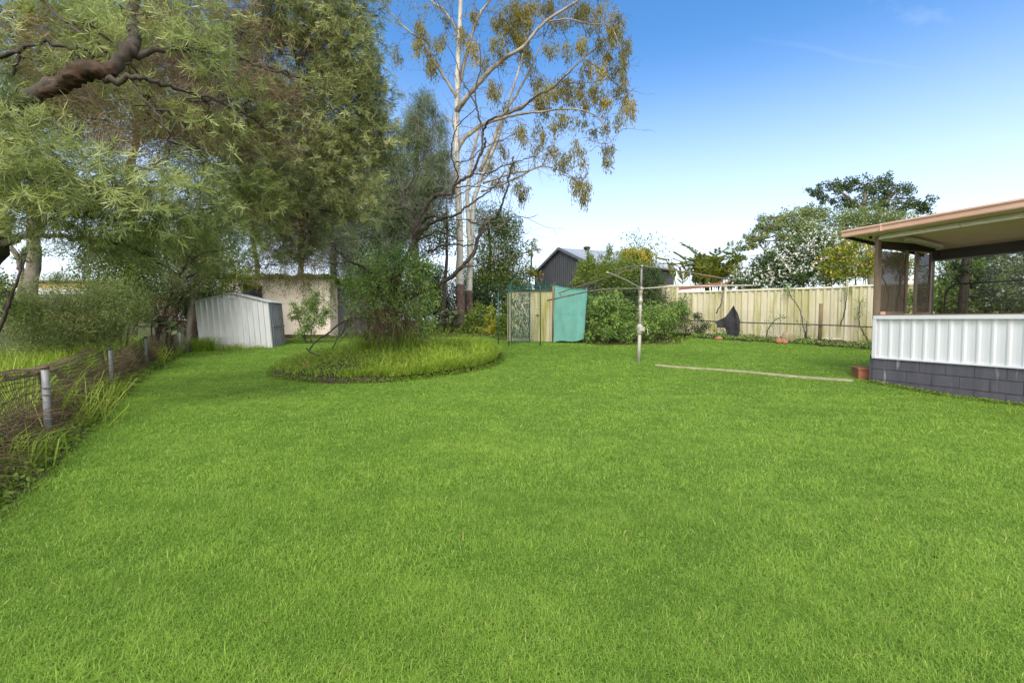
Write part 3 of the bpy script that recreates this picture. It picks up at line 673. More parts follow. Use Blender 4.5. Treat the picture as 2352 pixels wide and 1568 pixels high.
# ---------------------------------------------------------------- metal garden shed
def metal_shed():
    a = GP(459, 16.6); b = GP(627, 17.0); a[2] = .22; b[2] = .22
    d = b-a; Ln = np.linalg.norm(d[:2]); d2 = d[:2]/Ln; inn = np.array([-d2[1], d2[0]])
    th = thing('garden_shed', 'leaning ribbed zinc garden shed with a gabled roof at the lawn end', 'shed', a)
    lean = np.array([-.13, 0, 0]); EV, RI = 1.72, 2.0; DP = 1.45
    top = lambda s_: .22+EV+(RI-EV)*(1-abs(s_/Ln-.5)*2)
    g = Geo(); ribbed(g, a, b-np.append(d2, 0)*.0, .20, 0, Ln/13.02, .045, rib=.16, flat=.66, top=lambda s_: top(s_)-.012, lean=lean); fw = g.build('front_wall', M['zinc'], th)
    g = Geo(); mid = (a+b)/2; nr = np.append(-inn, 0)
    for s_ in (-.13, 0, .13): pass
    c = mid+lean+nr*.045+np.array([0, 0, EV+.12]); g.bar(c-np.append(d2, 0)*.14, c+np.append(d2, 0)*.14, .02, .035); g.build('ridge_vent', M['zinc'], fw)
    b2 = np.append(b[:2]+inn*DP, .24); a2 = np.append(a[:2]+inn*DP, .24)
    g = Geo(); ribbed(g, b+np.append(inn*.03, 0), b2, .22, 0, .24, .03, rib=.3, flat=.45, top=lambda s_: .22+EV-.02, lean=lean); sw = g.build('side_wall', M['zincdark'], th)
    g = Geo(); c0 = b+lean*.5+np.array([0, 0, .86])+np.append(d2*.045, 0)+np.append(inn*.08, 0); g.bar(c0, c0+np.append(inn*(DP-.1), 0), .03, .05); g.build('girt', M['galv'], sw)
    g = Geo(); ribbed(g, a2, a, .22, 0, .24, .03, top=lambda s_: .22+EV-.02, lean=lean); g.build('side_wall', M['zinc'], th)
    g = Geo(); ribbed(g, b2, a2, .22, 0, .24, .03, top=lambda s_: top(s_)-.012, lean=lean); g.build('back_wall', M['zinc'], th)
    rf = Geo()
    for sgn in (0, 1):
        e = (a if sgn == 0 else b)+lean; o = np.append(d2*(-.10 if sgn == 0 else .10), 0)
        e0 = e+o+np.array([0, 0, EV-.03])-np.append(inn*.08, 0); m0 = mid+lean+np.array([0, 0, RI])-np.append(inn*.08, 0)
        iv = np.append(inn*(DP+.16), 0); t_ = np.array([0, 0, .03])
        v = [e0, m0, m0+iv, e0+iv]; v = v+[p+t_ for p in v]
        rf.add(v, [(0, 3, 2, 1), (4, 5, 6, 7), (0, 1, 5, 4), (2, 3, 7, 6), (3, 0, 4, 7), (1, 2, 6, 5)])
    rf.build('roof', M['zinc'], th)
metal_shed()
th = thing('rusty_tank', 'rusty scrap sheets and tank stacked against the left side of the zinc shed', 'scrap', GP(437, 16.9))
p0 = GP(437, 17.0)
g = Geo(); ribbed(g, GP(424, 17.4), GP(452, 17.0), .25, 1.45, .11, .03, lean=(.05, .1, 0)); g.build('sheet', M['rust'], th)
g = Geo(); g.lathe(GP(440, 16.75)+np.array([0, 0, -.05]), [(.05, 0), (.24, .02), (.24, .3), (.25, .32), (.24, .34), (.24, .66), (.25, .68), (.24, .70), (.2, .72), (.02, .72)], 20); g.build('tank', M['rust'], th)
g = Geo(); c = P(452, 722, 17.1); an = np.linspace(0, 2*math.pi, 24, endpoint=False)
v = [c+np.array([.26*math.cos(t), .0, .26*math.sin(t)]) for t in an]+[c+np.array([.26*math.cos(t), .05, .26*math.sin(t)]) for t in an]
g.add(v, [tuple(range(24)), tuple(range(47, 23, -1))]+[(i, (i+1) % 24, 24+(i+1) % 24, 24+i) for i in range(24)]); g.build('lid', M['timber'], th)

# ---------------------------------------------------------------- buildings beyond the yard
def house_box(name, label, cat, a, b, depth, z0, z1, mat, base=True):
    a = np.array(a); b = np.array(b); d = unit(b-a); inn = np.array([-d[1], d[0]])
    th = thing(name, label, cat, (*((a+b)/2), z0)); c = (a+b)/2+inn*depth/2
    Geo().box((*c, (z0+z1)/2), (np.linalg.norm(b-a), depth, z1-z0), math.atan2(d[1], d[0])).build('wall', M[mat], th)
    return th, d, inn
d = 21.
a = np.array([(505-1176)/F*d, d]); b = np.array([(759-1176)/F*(d-.2), d-.2]); z1 = P(600, 640, d)[2]
th, dd, inn = house_box('rendered_outbuilding', 'cream rendered flat-roofed outbuilding behind the zinc shed', 'building', a, b, 3.5, .3, z1, 'render')
ro = Geo(); c = (a+b)/2+inn*1.75; ro.box((*c, z1+.035), (np.linalg.norm(b-a)+.12, 3.62, .07), math.atan2(dd[1], dd[0])); ro.build('roof', M['grim'], th)
w0 = P(581, 672, d-.1); fr = Geo(); fr.box(w0+np.array([0, -.015, 0]), (.80, .05, .62)); wf = fr.build('window', M['grim'], th)
Geo().box(w0+np.array([0, -.045, 0]), (.70, .02, .52)).build('pane', M['glassdark'], wf)
c = (a+b)/2-inn*.02; Geo().box((*c, .58), (np.linalg.norm(b-a)-.01, .06, .20), math.atan2(dd[1], dd[0])).build('plinth', M['grim'], th)
a2 = np.array([(762-1176)/F*21.6, 21.6]); b2 = np.array([(880-1176)/F*21.8, 21.8]); z2 = P(800, 648, 21.7)[2]
th, dd, inn = house_box('grey_outbuilding', 'dark grey clad outbuilding beside the cream one', 'building', a2, b2, 2.5, .3, z2, 'darkgrey')
g = Geo(); c = (a2+b2)/2+inn*1.2; g.box((*c, z2+.03), (np.linalg.norm(b2-a2)+.1, 2.6, .06), math.atan2(dd[1], dd[0])); g.build('roof', M['grim'], th)
# house far left with ochre gable wall and grey below
d = 30.
a = np.array([(60-1176)/F*d, d]); b = np.array([(215-1176)/F*d, d])
th, dd, inn = house_box('ochre_house', 'ochre house with a thin flat roof far behind the left trees', 'house', a, b, 5, 1., P(0, 650, d)[2], 'ochre')
Geo().box((*((a+b)/2-inn*.03), P(0, 664, d)[2]-.15), (np.linalg.norm(b-a)+.04, .08, .30), 0).build('fascia', M['whitep'], th)
Geo().box((*((a+b)/2-inn*.04), P(0, 690, d)[2]-.1), (np.linalg.norm(b-a)+.1, .09, 1.0), 0).build('lower_wall', M['darkgrey'], th)
Geo().box((*((a+b)/2+inn*2.4), P(0, 648, d)[2]+.05), (np.linalg.norm(b-a)+.5, 5.5, .10), 0).build('roof', M['timber'], th)
# dark grey gabled shed
def big_shed():
    L0 = np.array([1.30, 28.0]); R0 = np.array([3.74, 22.6]); ax = unit(np.array([.915, .413])); Ln = 4.9
    th = thing('grey_workshop', 'tall dark grey clad workshop with a pale gable roof', 'workshop', (*((L0+R0)/2), 1.1))
    W = np.linalg.norm(R0-L0); EV, RI = 3.92, 5.02
    top = lambda s_: EV+(RI-EV)*(1-abs(s_/W-.5)*2)
    g = Geo(); ribbed(g, L0, R0, .8, 0, .20, .022, rib=.25, flat=.55, top=lambda s_: top(s_)-.04); g.build('gable_wall', M['darkgrey'], th)
    g = Geo(); ribbed(g, R0, R0+ax*Ln, .8, EV-.04, .2, .022, rib=.25, flat=.55); g.build('side_wall', M['darkgrey'], th)
    g = Geo(); ribbed(g, L0+ax*Ln, L0, .8, EV-.04, .2, .022); g.build('side_wall', M['darkgrey'], th)
    g = Geo(); ribbed(g, R0+ax*Ln, L0+ax*Ln, .8, 0, .2, .022, top=lambda s_: top(s_)-.04); g.build('back_wall', M['darkgrey'], th)
    mid = (L0+R0)/2; cr = unit(R0-L0); rf = Geo()
    for e, sg in ((L0, -1), (R0, 1)):
        p = e+cr*sg*.12; e0 = np.array([*(p-ax*.10), EV-.06]); m0 = np.array([*(mid-ax*.10), RI]); iv = np.append(ax*(Ln+.2), 0)
        nr_ = 40; v = []
        for k in range(nr_+1):
            o = iv*k/nr_; z = .03 if k % 2 else .012
            v += [e0+o+np.array([0, 0, z]), m0+o+np.array([0, 0, z]), e0+o-np.array([0, 0, .03]), m0+o-np.array([0, 0, .03])]
        f = []
        for k in range(nr_): q = k*4; f += [(q, q+1, q+5, q+4), (q+2, q+6, q+7, q+3), (q, q+4, q+6, q+2), (q+1, q+3, q+7, q+5)]
        f += [(0, 2, 3, 1), (nr_*4, nr_*4+1, nr_*4+3, nr_*4+2)]; rf.add(v, f)
    rf.build('roof', M['greyroof'], th)
    g = Geo()
    for e, sg in ((L0, -1), (R0, 1)):
        p = e+cr*sg*.13; g.bar((*(p-ax*.13), EV-.07), (*(mid-ax*.13), RI-.01), .05, .13)
    g.build('barge_board', M['zincdark'], th)
    q = R0+cr*.18; g = Geo(); g.bar((*(q-ax*.1), EV-.1), (*(q+ax*Ln), EV-.1), .12, .11); g.build('gutter', M['darkgrey'], th)
    g = Geo(); g.tube([(*(R0+cr*.08+ax*.12), EV-.1), (*(R0+cr*.08+ax*.12), .9)], .045, 8); g.build('downpipe', M['galv'], th)
    c = mid+ax*1.55+cr*.1; g = Geo(); g.lathe((*c, RI-.06), [(.13, 0), (.13, .09), (.17, .10), (.20, .15), (.18, .20), (.10, .235), (.02, .24)], 20); g.build('roof_vent', M['darkal'], th)
big_shed()
# low red-brown roof behind the cream fence
a, b = P(1532, 664, 21), P(1668, 650, 19.2)
th = thing('low_neighbour_roof', 'strip of red-brown lean-to roof showing above the cream fence', 'roof', (a[0], a[1], .9))
g = Geo(); dd = unit(b-a); inn = np.array([-dd[1], dd[0], 0]); v = [a, b, b+inn*2+np.array([0, 0, .25]), a+inn*2+np.array([0, 0, .25])]; v = v+[p-np.array([0, 0, .10]) for p in v]
g.add(v, [(0, 1, 2, 3), (7, 6, 5, 4), (0, 4, 5, 1), (1, 5, 6, 2), (2, 6, 7, 3), (3, 7, 4, 0)]); g.build('roof_sheet', M['redroof'], th)
for t in (.08, .92): q = a+(b-a)*t+inn*.2; Geo().box((q[0], q[1], (q[2]+.75)/2), (.1, .1, q[2]-.85)).build('post', M['timber'], th)

# ---------------------------------------------------------------- arch, netted cage, shade cloth, cream hut
gb = 15.0
def hoop(px0, px1, pyt, d):
    a = GP(px0, d); b = GP(px1, d); a[2] -= .05; b[2] -= .05; zt = P((px0+px1)/2, pyt, d)[2]; w_ = (b[0]-a[0])/2
    an = np.linspace(math.pi, 0, 15); c = (a+b)/2
    return [a]+[np.array([c[0]+w_*math.cos(t), d, zt-w_*1.05+w_*1.05*math.sin(t)]) for t in an]+[b]
th = thing('garden_arch', 'green steel hooped garden arch with netted sides', 'arch', GP(1204, 15))
H1 = hoop(1168.5, 1241, 632, 15.0); H2 = hoop(1174, 1217, 636, 15.75)
Geo().tube(H1, .017, 8).build('hoop', M['greensteel'], th); Geo().tube(H2, .015, 8).build('hoop', M['greensteel'], th)
g = Geo()
def grid(g, a0, a1, b0, b1, nu, nv, r):
    for k in range(nu+1): t = k/nu; g.tube([a0+(a1-a0)*t, b0+(b1-b0)*t], r, 3, cap=False)
    for k in range(nv+1): t = k/nv; g.tube([a0+(b0-a0)*t, a1+(b1-a1)*t], r, 3, cap=False)
z = np.array([0, 0, 1.])
x = lambda px, d, h: GP(px, d)+z*h
grid(g, x(1217, 15.75, .03), x(1241, 15.0, .03), x(1217, 15.75, 1.62), x(1241, 15., 1.62), 7, 16, .0028)
grid(g, x(1168.5, 15, .03), x(1174, 15.75, .03), x(1168.5, 15, 1.65), x(1174, 15.75, 1.65), 5, 16, .0028)
g.build('side_mesh', M['greensteel'], th)
# torn green netting hung across the back of the arch
n = 2600; u = rng.random(n); w_ = rng.random(n); a0 = x(1174, 15.72, .22); a1 = x(1216, 15.72, .22)
p = a0+(a1-a0)*u[:, None]+z*w_[:, None]*1.42+np.array([0, 1, 0])*(.02*np.sin(u*9))[:, None]
keep = rng.random(n) < .55+.35*np.sin(w_*9+u*5)**2-.25*(w_ > .85); p = p[keep]
ax = np.tile([.25, 0, -1.], (len(p), 1))+rng.normal(0, .22, (len(p), 3))*np.array([1, .15, .4]); g = Geo()
strands(g, p, ax, rng.uniform(.04, .11, len(p)), .016, rng.random(len(p)))
grid(g, x(1174, 15.72, .02), x(1216, 15.72, .02), x(1174, 15.72, .24), x(1216, 15.72, .24), 30, 8, .004)
g.build('torn_netting', M['net'], th)
# cream corrugated hut
a = GP(1166, 16.7); b = GP(1272, 16.2)
th = thing('cream_hut', 'small cream corrugated hut behind the green arch', 'hut', (a+b)/2)
h = 1.76; zb = float(min(a[2], b[2]))-.05; dd = unit((b-a)[:2]); inn = np.array([-dd[1], dd[0]])
g = Geo(); ribbed(g, a, b, zb, zb+h, .075, .016, rib=.4, flat=.3); g.build('front_wall', M['cream'], th)
g = Geo(); ribbed(g, b, b[:2]+inn*1.3, zb, zb+h, .075, .016, rib=.4, flat=.3); g.build('side_wall', M['cream'], th)
g = Geo(); ribbed(g, a[:2]+inn*1.3, a, zb, zb+h, .075, .016, rib=.4, flat=.3); g.build('side_wall', M['cream'], th)
g = Geo(); ribbed(g, b[:2]+inn*1.3, a[:2]+inn*1.3, zb, zb+h, .075, .016, rib=.4, flat=.3); g.build('back_wall', M['cream'], th)
g = Geo(); c = (a+b)[:2]/2+inn*.65; g.box((*c, zb+h+.02), (np.linalg.norm((b-a)[:2])+.1, 1.45, .035), math.atan2(dd[1], dd[0])); g.build('roof', M['greensteel'], th)
g = Geo(); q = a+(b-a)*.66; g.box((q[0]-inn[0]*.04, q[1]-inn[1]*.04, zb+.95), (.09, .05, .025)); g.build('door_latch', M['wire'], th)
# dark green net rolled on the hut roof
n = 500; u = rng.random(n); p = np.stack([a[0]+(b[0]-a[0])*u, np.full(n, 16.3), zb+h+.06+.16*rng.random(n)*(.3+u)], 1)
g = Geo(); strands(g, p, rng.normal(size=(n, 3))*np.array([1, .4, .5]), .12, .014, rng.random(n))
props(g.build('rolled_net', M['net'], origin=(a+b)/2+z*h), 'bundled dark green net lying along the hut roof', 'net')
q = GP(1270.5, 15.95); g = Geo(); g.tube([q-z*.1, q+z*.9+np.array([.01, 0, 0]), q+z*1.86], .036, 7, bump=.08)
props(g.build('timber_stake', M['timber'], origin=q), 'rough timber stake holding the teal shade cloth', 'stake')
# teal shade cloth hung from the stake
c0, c1, c2, c3 = P(1274, 656, 15.9), P(1347.5, 665.5, 15.6), P(1340, 780, 15.5), P(1270.5, 786, 15.85)
def cloth():
    n, m = 26, 30; v = []; o = []
    for i in range(m):
        for j_ in range(n):
            u, w_ = j_/(n-1), i/(m-1)
            p = (c0*(1-u)+c1*u)*(1-w_)+(c3*(1-u)+c2*u)*w_
            p = p+np.array([.01*math.sin(w_*9), -.035*math.sin(u*8+w_*1.5)*(.4+.6*w_)-.02*math.sin(u*17+1)*w_, -.035*math.sin(u*math.pi)*(1-w_)+.03*math.sin(u*7)*w_])
            v.append(p)
    f = [(i*n+j_, i*n+j_+1, (i+1)*n+j_+1, (i+1)*n+j_) for i in range(m-1) for j_ in range(n-1)]
    g = Geo(); v = np.array(v); g.add(np.vstack([v, v+np.array([0, .012, 0])]), f+[tuple(x_+n*m for x_ in q[::-1]) for q in f])
    th = thing('shade_cloth', 'teal shade cloth panel hanging from a timber stake', 'shade cloth', (c2+c3)/2)
    sheet = g.build('sheet', M['teal'], th, smooth=True)
    g = Geo(); V = v.reshape(m, n, 3)
    g.tube(V[:, -1]+np.array([0, -.005, 0]), .012, 5); g.tube(V[0]+np.array([0, -.005, 0]), .011, 5); g.tube(V[14]+np.array([0, -.006, 0]), .0035, 4); g.build('hem', M['tealedge'], th)
    q = (c1+c2)/2
    g = Geo(); g.tube([c2+np.array([.02, .04, -.1]), c1+np.array([.01, .04, .05])], .016, 6); g.build('end_stake', M['galv'], th)
cloth()
q = GP(1144.5, 15.6); g = Geo(); g.tube([q-z*.1, q+z*1.68], .020, 6)
props(g.build('green_stake', M['greensteel'], origin=q), 'thin green steel stake standing on the lawn left of the arch', 'stake')

# ---------------------------------------------------------------- rotary clothes hoist
def hoist():
    d = 11.9; b = GP(1467.5, d); top = P(1473.6, 611, d); hub = P(1472.5, 662.5, d); cr = P(1469.5, 757, d)
    th = thing('clothes_hoist', 'old rotary clothes hoist with grey pole and drooping arms', 'clothes hoist', b)
    Geo().tube([b-z*.1, cr], .042, 14).build('lower_pole', M['poleg'], th)
    Geo().tube([cr, P(1471, 690, d)], .036, 14).build('upper_pole', M['poleg'], th)
    g = Geo(); g.lathe(P(1471, 700, d), [(.03, 0), (.05, .02), (.05, .06), (.062, .08), (.062, .12), (.045, .15), (.045, .28), (.055, .30), (.055, .36), (.03, .40)], 14); g.build('rotor_collar', M['hoist'], th)
    Geo().tube([hub-z*.1, top], .028, 12).build('mast', M['galv'], th)
    g = Geo(); g.lathe(cr-z*.11, [(.045, 0), (.065, .01), (.07, .07), (.055, .09), (.075, .12), (.08, .19), (.06, .23), (.045, .25)], 14)
    g.box(cr+np.array([.03, -.06, .02]), (.13, .07, .10)); hs = g.build('crank_housing', M['poleg'], th)
    g = Geo(); g.tube([cr+np.array([.10, -.07, .02]), cr+np.array([.16, -.10, .03]), cr+np.array([.16, -.12, -.10]), cr+np.array([.20, -.14, -.10])], .009, 6); g.build('crank_handle', M['hoist'], hs)
    g = Geo(); g.lathe(top-z*.03, [(.03, 0), (.05, .01), (.05, .035), (.03, .05), (.005, .055)], 12); g.build('top_cap', M['hoist'], th)
    g = Geo(); g.lathe(hub-z*.05, [(.03, 0), (.07, .01), (.07, .07), (.03, .09)], 14); g.build('hub', M['hoist'], th)
    # arm: lower tube from the hub, upper brace from the mast top; (tip, end of brace)
    arms = [((1257, 690), (1290, 681), 13.1, 1), ((1731, 655.5), (1691, 644.5), 10.7, 0), ((1522.5, 690.5), (1517, 678), 13.9, 1), ((1394.5, 625), (1413, 619.5), 9.9, 0)]
    tips = []
    for (tx, ty), (bx, by), dt, dr in arms:
        t = P(tx, ty, dt); e = P(bx, by, d+(dt-d)*.86)
        m = hub+(t-hub)*.45+z*(.10 if dr else .02)
        g = Geo(); g.tube(smooth([hub, m, t], 6), .018, 8); a_ = g.build('arm', M['hoistdark' if dr else 'hoist'], th)
        near = hub+(t-hub)*.86; br = [top, top+(e-top)*.35+z*.02, e]
        if dr and tx < 1400: br = [top, top+(e-top)*.55+z*.06, e+z*.12, e+np.array([-.03, .02, .07]), e-z*.03]
        g = Geo(); g.tube(smooth(br, 5), .0145, 8); g.build('brace', M['hoistdark'], a_)
        tips.append((hub, t))
    g = Geo()
    for q_ in (.55, .78, .97):    # fine line wires between neighbouring arms
        pts = [tips[k][0]+(tips[k][1]-tips[k][0])*q_ for k in (0, 3, 1, 2, 0)]
        for k in range(4):
            m = (pts[k]+pts[k+1])/2-z*.03; g.tube(smooth([pts[k], m, pts[k+1]], 4), .0013, 3, cap=False)
    g.build('line_wire', M['wiregrey'], th)
    g = Geo()
    for s_ in (-.09, -.03, .05): g.tube(smooth([hub-z*.15, hub+np.array([s_, -.03, -.5]), hub+np.array([s_*1.6, -.02, -.95+s_])], 4), .005, 4)
    g.build('loose_line', M['hoistdark'], th)
hoist()

# ================================================================ VEGETATION
def tree(name, label, cat, base, trunk, r0, r1, blobs, mat, Lf, Wf, cov=2.2, bark='bark', k=None, droop=0., spread=.3, up=0., hang=0., group=None,
         tw=8, extra=None, nmax=40000, tmean=.45, tbump=.07, fallback=True):
    """tree or shrub: trunk path(s) in space, ellipsoid leaf masses (picture position, size, distance), limbs that reach into every clump"""
    th = thing(name, label, cat, base, group)
    g = Geo(); sk = []
    for q in (trunk if isinstance(trunk[0], list) else [trunk]):
        sk.append(limb(g, q, r0, r1, 9, 5, jit=r0*.15, bump=tbump))
    g.build('trunk', M[bark], th, smooth=True); sk = np.concatenate(sk)
    g = Geo(); lv = Geo(); ends = []
    for b in blobs:
        c, r = blob(b); n = int(min(nmax, 2.0*cov*area(r)/(.5*Lf*Wf)*(b[6] if len(b) > 6 else 1)))
        q = reach(g, sk, [c], r1*.8, max(r1*.3, .006), jit=.04)
        cc = clumps(lv, c, r, n, Lf, Wf, k, droop, spread, up, hang, tmean=tmean)
        pick = cc[rng.choice(len(cc), min(len(cc), tw), replace=False)]
        reach(g, np.vstack([q, sk[::3]]), pick, max(r1*.35, .006), max(r1*.12, .003), jit=.03, n=4)
    if tw: g.build('branches', M[bark], th)
    cr = lv.build('crown', M[mat], th)
    if extra: extra(th, blobs)
    return th
def straight(px0, py0, px1, py1, d, wob=.08, n=4, base=True):
    a = GP(px0, d) if base else P(px0, py0, d); b = P(px1, py1, d)
    return [a+(b-a)*t+(rng.normal(0, wob, 3)*np.array([1, 1, 0]) if 0 < t < 1 else 0) for t in np.linspace(0, 1, n)]

# ---- the pale-barked gum
D = 22.
def gum():
    b = GP(1058, D); b2 = GP(1079, D+.8)
    th = thing('gum_tree', 'tall pale-barked gum tree with rough dark trunk base and hanging olive leaves', 'tree', b)
    def pp(l, d=D, dd=0.): return [P(x, y, d+dd*i/(len(l)-1)) for i, (x, y) in enumerate(l)]
    # rough stockings round the base of both stems
    g = Geo(); s1 = smooth([b-np.array([0, 0, .2]), P(1058.5, 700, D), P(1056, 652, D)], 8); g.tube(s1, np.interp(np.linspace(0, 1, len(s1)), [0, .12, .3, .75, 1], [.34, .215, .20, .215, .175]), 18, bump=.035)
    s2 = smooth([b2-np.array([0, 0, .2]), P(1078, 720, D+.8), P(1077, 668, D+.8)], 8); g.tube(s2, np.linspace(.24, .16, len(s2)), 16, bump=.035)
    g.build('rough_base', M['stocking'], th, smooth=True)
    g = Geo(); sk = []
    def lb(l, r0, r1, dd=0., d=D, n=10): sk.append(limb(g, pp(l, d, dd), r0, r1, n, 6, jit=.012, bump=.035))
    lb([(1056, 662), (1056, 600), (1055, 500), (1050, 400), (1048, 300), (1052, 150), (1057, 20), (1063, -160), (1070, -300)], .17, .07, n=14)
    lb([(1077, 676), (1080, 610), (1083, 540), (1087, 470), (1098, 430), (1118, 380), (1143, 320), (1160, 255), (1195, 150), (1215, 60)], .15, .04, 1.5, D+.8, 14)
    lb([(1080, 610), (1076, 520), (1074, 440), (1085, 360), (1098, 300)], .115, .07, .4, D+.6)
    g.build('trunk', M['gumbark'], th, smooth=True); g = Geo()
    lb([(1049, 256), (1062, 237), (1103, 187), (1150, 140), (1201, 108), (1252, 51), (1328, 0), (1380, -60)], .13, .03, -2)
    lb([(1049, 348), (1066, 318), (1112, 285), (1188, 250), (1239, 219), (1284, 187), (1341, 133), (1398, 86)], .12, .02, 1.5)
    lb([(1125, 279), (1188, 263), (1239, 257), (1315, 250), (1379, 274), (1385, 330)], .07, .012, -1)
    lb([(1103, 393), (1135, 320), (1154, 269), (1195, 203), (1227, 139), (1249, 86)], .09, .02, 1.0)
    lb([(1109, 421), (1173, 399), (1220, 390), (1271, 367)], .055, .012, -1.5)
    lb([(1105, 440), (1180, 412), (1239, 383), (1290, 393), (1330, 420)], .05, .01, -1.2)
    lb([(1050, 228), (1040, 208), (998, 143), (967, 92), (941, 73), (897, 32), (872, 0)], .075, .02, -1)
    lb([(1055, 84), (1047, 66), (1021, 25), (986, 0), (950, -40)], .08, .03, 1)
    lb([(1051, 204), (1058, 180), (1081, 89), (1103, 32), (1125, 0), (1150, -50)], .10, .03, 1)
    lb([(1049, 300), (1035, 274), (1018, 268)], .07, .02, .5)
    lb([(1252, 51), (1300, 43), (1350, 55), (1400, 60), (1425, 110)], .035, .008, -.5, D-1)
    lb([(1341, 133), (1390, 170), (1430, 210), (1450, 250)], .03, .008, .5, D+1.2)
    lb([(1284, 187), (1340, 190), (1400, 180), (1430, 160)], .03, .008, 0, D+1)
    lb([(1315, 250), (1360, 262), (1395, 300), (1405, 360)], .02, .006, 0, D-.5)
    g.build('limbs', M['limbbark'], th, smooth=True)
    S_ = np.concatenate(sk); 
    zb = [(1350,150,90,130),(1430,280,60,110),(1250,130,60,60),(1480,130,60,80),(1700,130,80,60),(1870,260,38,100),(1880,80,60,60),(2080,200,60,80),(2170,320,45,110),
          (2050,350,60,80),(1980,480,70,60),(2160,470,40,110),(2170,590,40,50),(2220,760,50,70),(2150,860,40,50),(2060,1050,40,70),(2060,900,40,40),(2060,1150,38,45),
          (1960,620,60,60),(1740,600,90,70),(1540,560,60,70),(1600,720,80,80),(1720,830,80,50),(1850,870,45,30),(1860,680,60,50),(2050,720,50,50),(1220,640,55,75),(1240,280,50,60),
          (1290,380,50,50),(1320,790,50,40),(1530,1050,40,40),(1650,1070,50,45),(1720,1130,80,55),(1820,1060,60,50),(1880,1160,40,45),(1830,1320,60,75),(1900,1320,40,60),(1880,1430,22,50),
          (1430,1360,60,75),(1370,1190,45,45),(1290,1060,40,50),(1210,1170,30,50),(1260,1280,60,50),(1400,930,38,60),(1450,980,20,50),(1540,900,30,40),(1580,980,15,50),(1660,900,40,40),
          (700,250,50,80),(650,330,35,50),(780,390,50,70),(850,300,50,60),(800,500,40,45),(1080,350,55,60),(1000,250,50,60),(530,370,40,40),(1960,150,60,50),(1850,30,80,60),(2000,80,60,50),
          (1600,40,70,70),(1500,30,70,60),(1430,20,70,60),(2100,90,40,50),(1640,300,50,60),(1760,350,45,50),(1460,400,45,60),(1900,480,45,45),(1400,80,60,80),(690,170,25,60),(760,430,30,40),
          (2190,700,40,60),(2000,700,40,40),(1890,750,30,30),(1620,620,40,50),(1850,590,45,40),(2090,500,35,50),(1800,640,50,45),(1780,720,45,40),(1680,660,50,50),(1560,640,50,50),
          (1080,80,40,60),(880,130,30,50),(1170,430,30,60),(1940,940,35,40),(1990,330,40,60),(2100,640,40,40),(2150,180,40,60)]
    lv = Geo(); tg = Geo()
    for zx, zy, rx, ry in zb:
        c = P(745+zx*.3168, zy*.3168, D+rng.uniform(-1.6, 1.4)); k = D/F*.3168; r = np.array([rx*k*1.1, (rx+ry)*.5*k*1.15, ry*k])
        q = reach(tg, S_, [c+np.array([0, 0, r[2]*.8])], .016, .006, .05, 4)
        m = max(5, int(area(r)*24)); cc = c+inball(m, .45)*r
        ends = cc[rng.choice(m, min(m, 4), replace=False)]; reach(tg, q, ends+np.array([0, 0, .15]), .007, .004, .04, 3)
        t0 = rng.normal(.5, .16)
        for e in cc:       # hanging bunches of sickle leaves
            n = rng.integers(26, 44); off = rng.normal(size=(n, 3))*np.array([.085, .085, .06]); off[:, 2] -= np.abs(rng.normal(0, .24, n))
            ax = np.tile([0, 0, -1.], (n, 1))+rng.normal(0, .38, (n, 3))
            leafquads(lv, e+off, ax,   .17*rng.uniform(.6, 1.3, n), .036*rng.uniform(.8, 1.3, n), t0+rng.normal(0, .16, n))
    for k in range(26):    # unseen top of the crown, above the picture
        c = P(rng.uniform(900, 1420), rng.uniform(-230, -15), D+rng.uniform(-2, 2)); q = reach(tg, S_, [c], .02, .006, .06, 4)
        for e in c+inball(16, .4)*np.array([.9, .9, .8]):
            n = 22; off = rng.normal(size=(n, 3))*.12; off[:, 2] -= np.abs(rng.normal(0, .2, n))
            leafquads(lv, e+off, np.tile([0, 0, -1.], (n, 1))+rng.normal(0, .4, (n, 3)), .15, .032, rng.normal(.5, .18, n))
    for i in rng.integers(0, len(S_), 260):
        a = S_[i]
        if a[2] < 5: continue
        d0 = unit(rng.normal(size=3)*np.array([1, .8, .7])+np.array([.2, 0, .3])); l = rng.uniform(.5, 1.6); q = smooth([a, a+d0*l*.5+rng.normal(0, .09, 3), a+d0*l+np.array([0, 0, -.15*l])+rng.normal(0, .12, 3)], 3); tg.tube(q, np.linspace(.013, .004, len(q)), 4, cap=False)
        for _ in range(2): e = q[rng.integers(2, len(q))]; d1 = unit(d0+rng.normal(0, .7, 3)); tg.tube([e, e+d1*l*.2, e+d1*l*.4-np.array([0, 0, .1])], [.006, .005, .003], 3, cap=False)
    tg.build('twigs', M['barkgrey'], th); lv.build('crown', M['gum'], th)
gum()

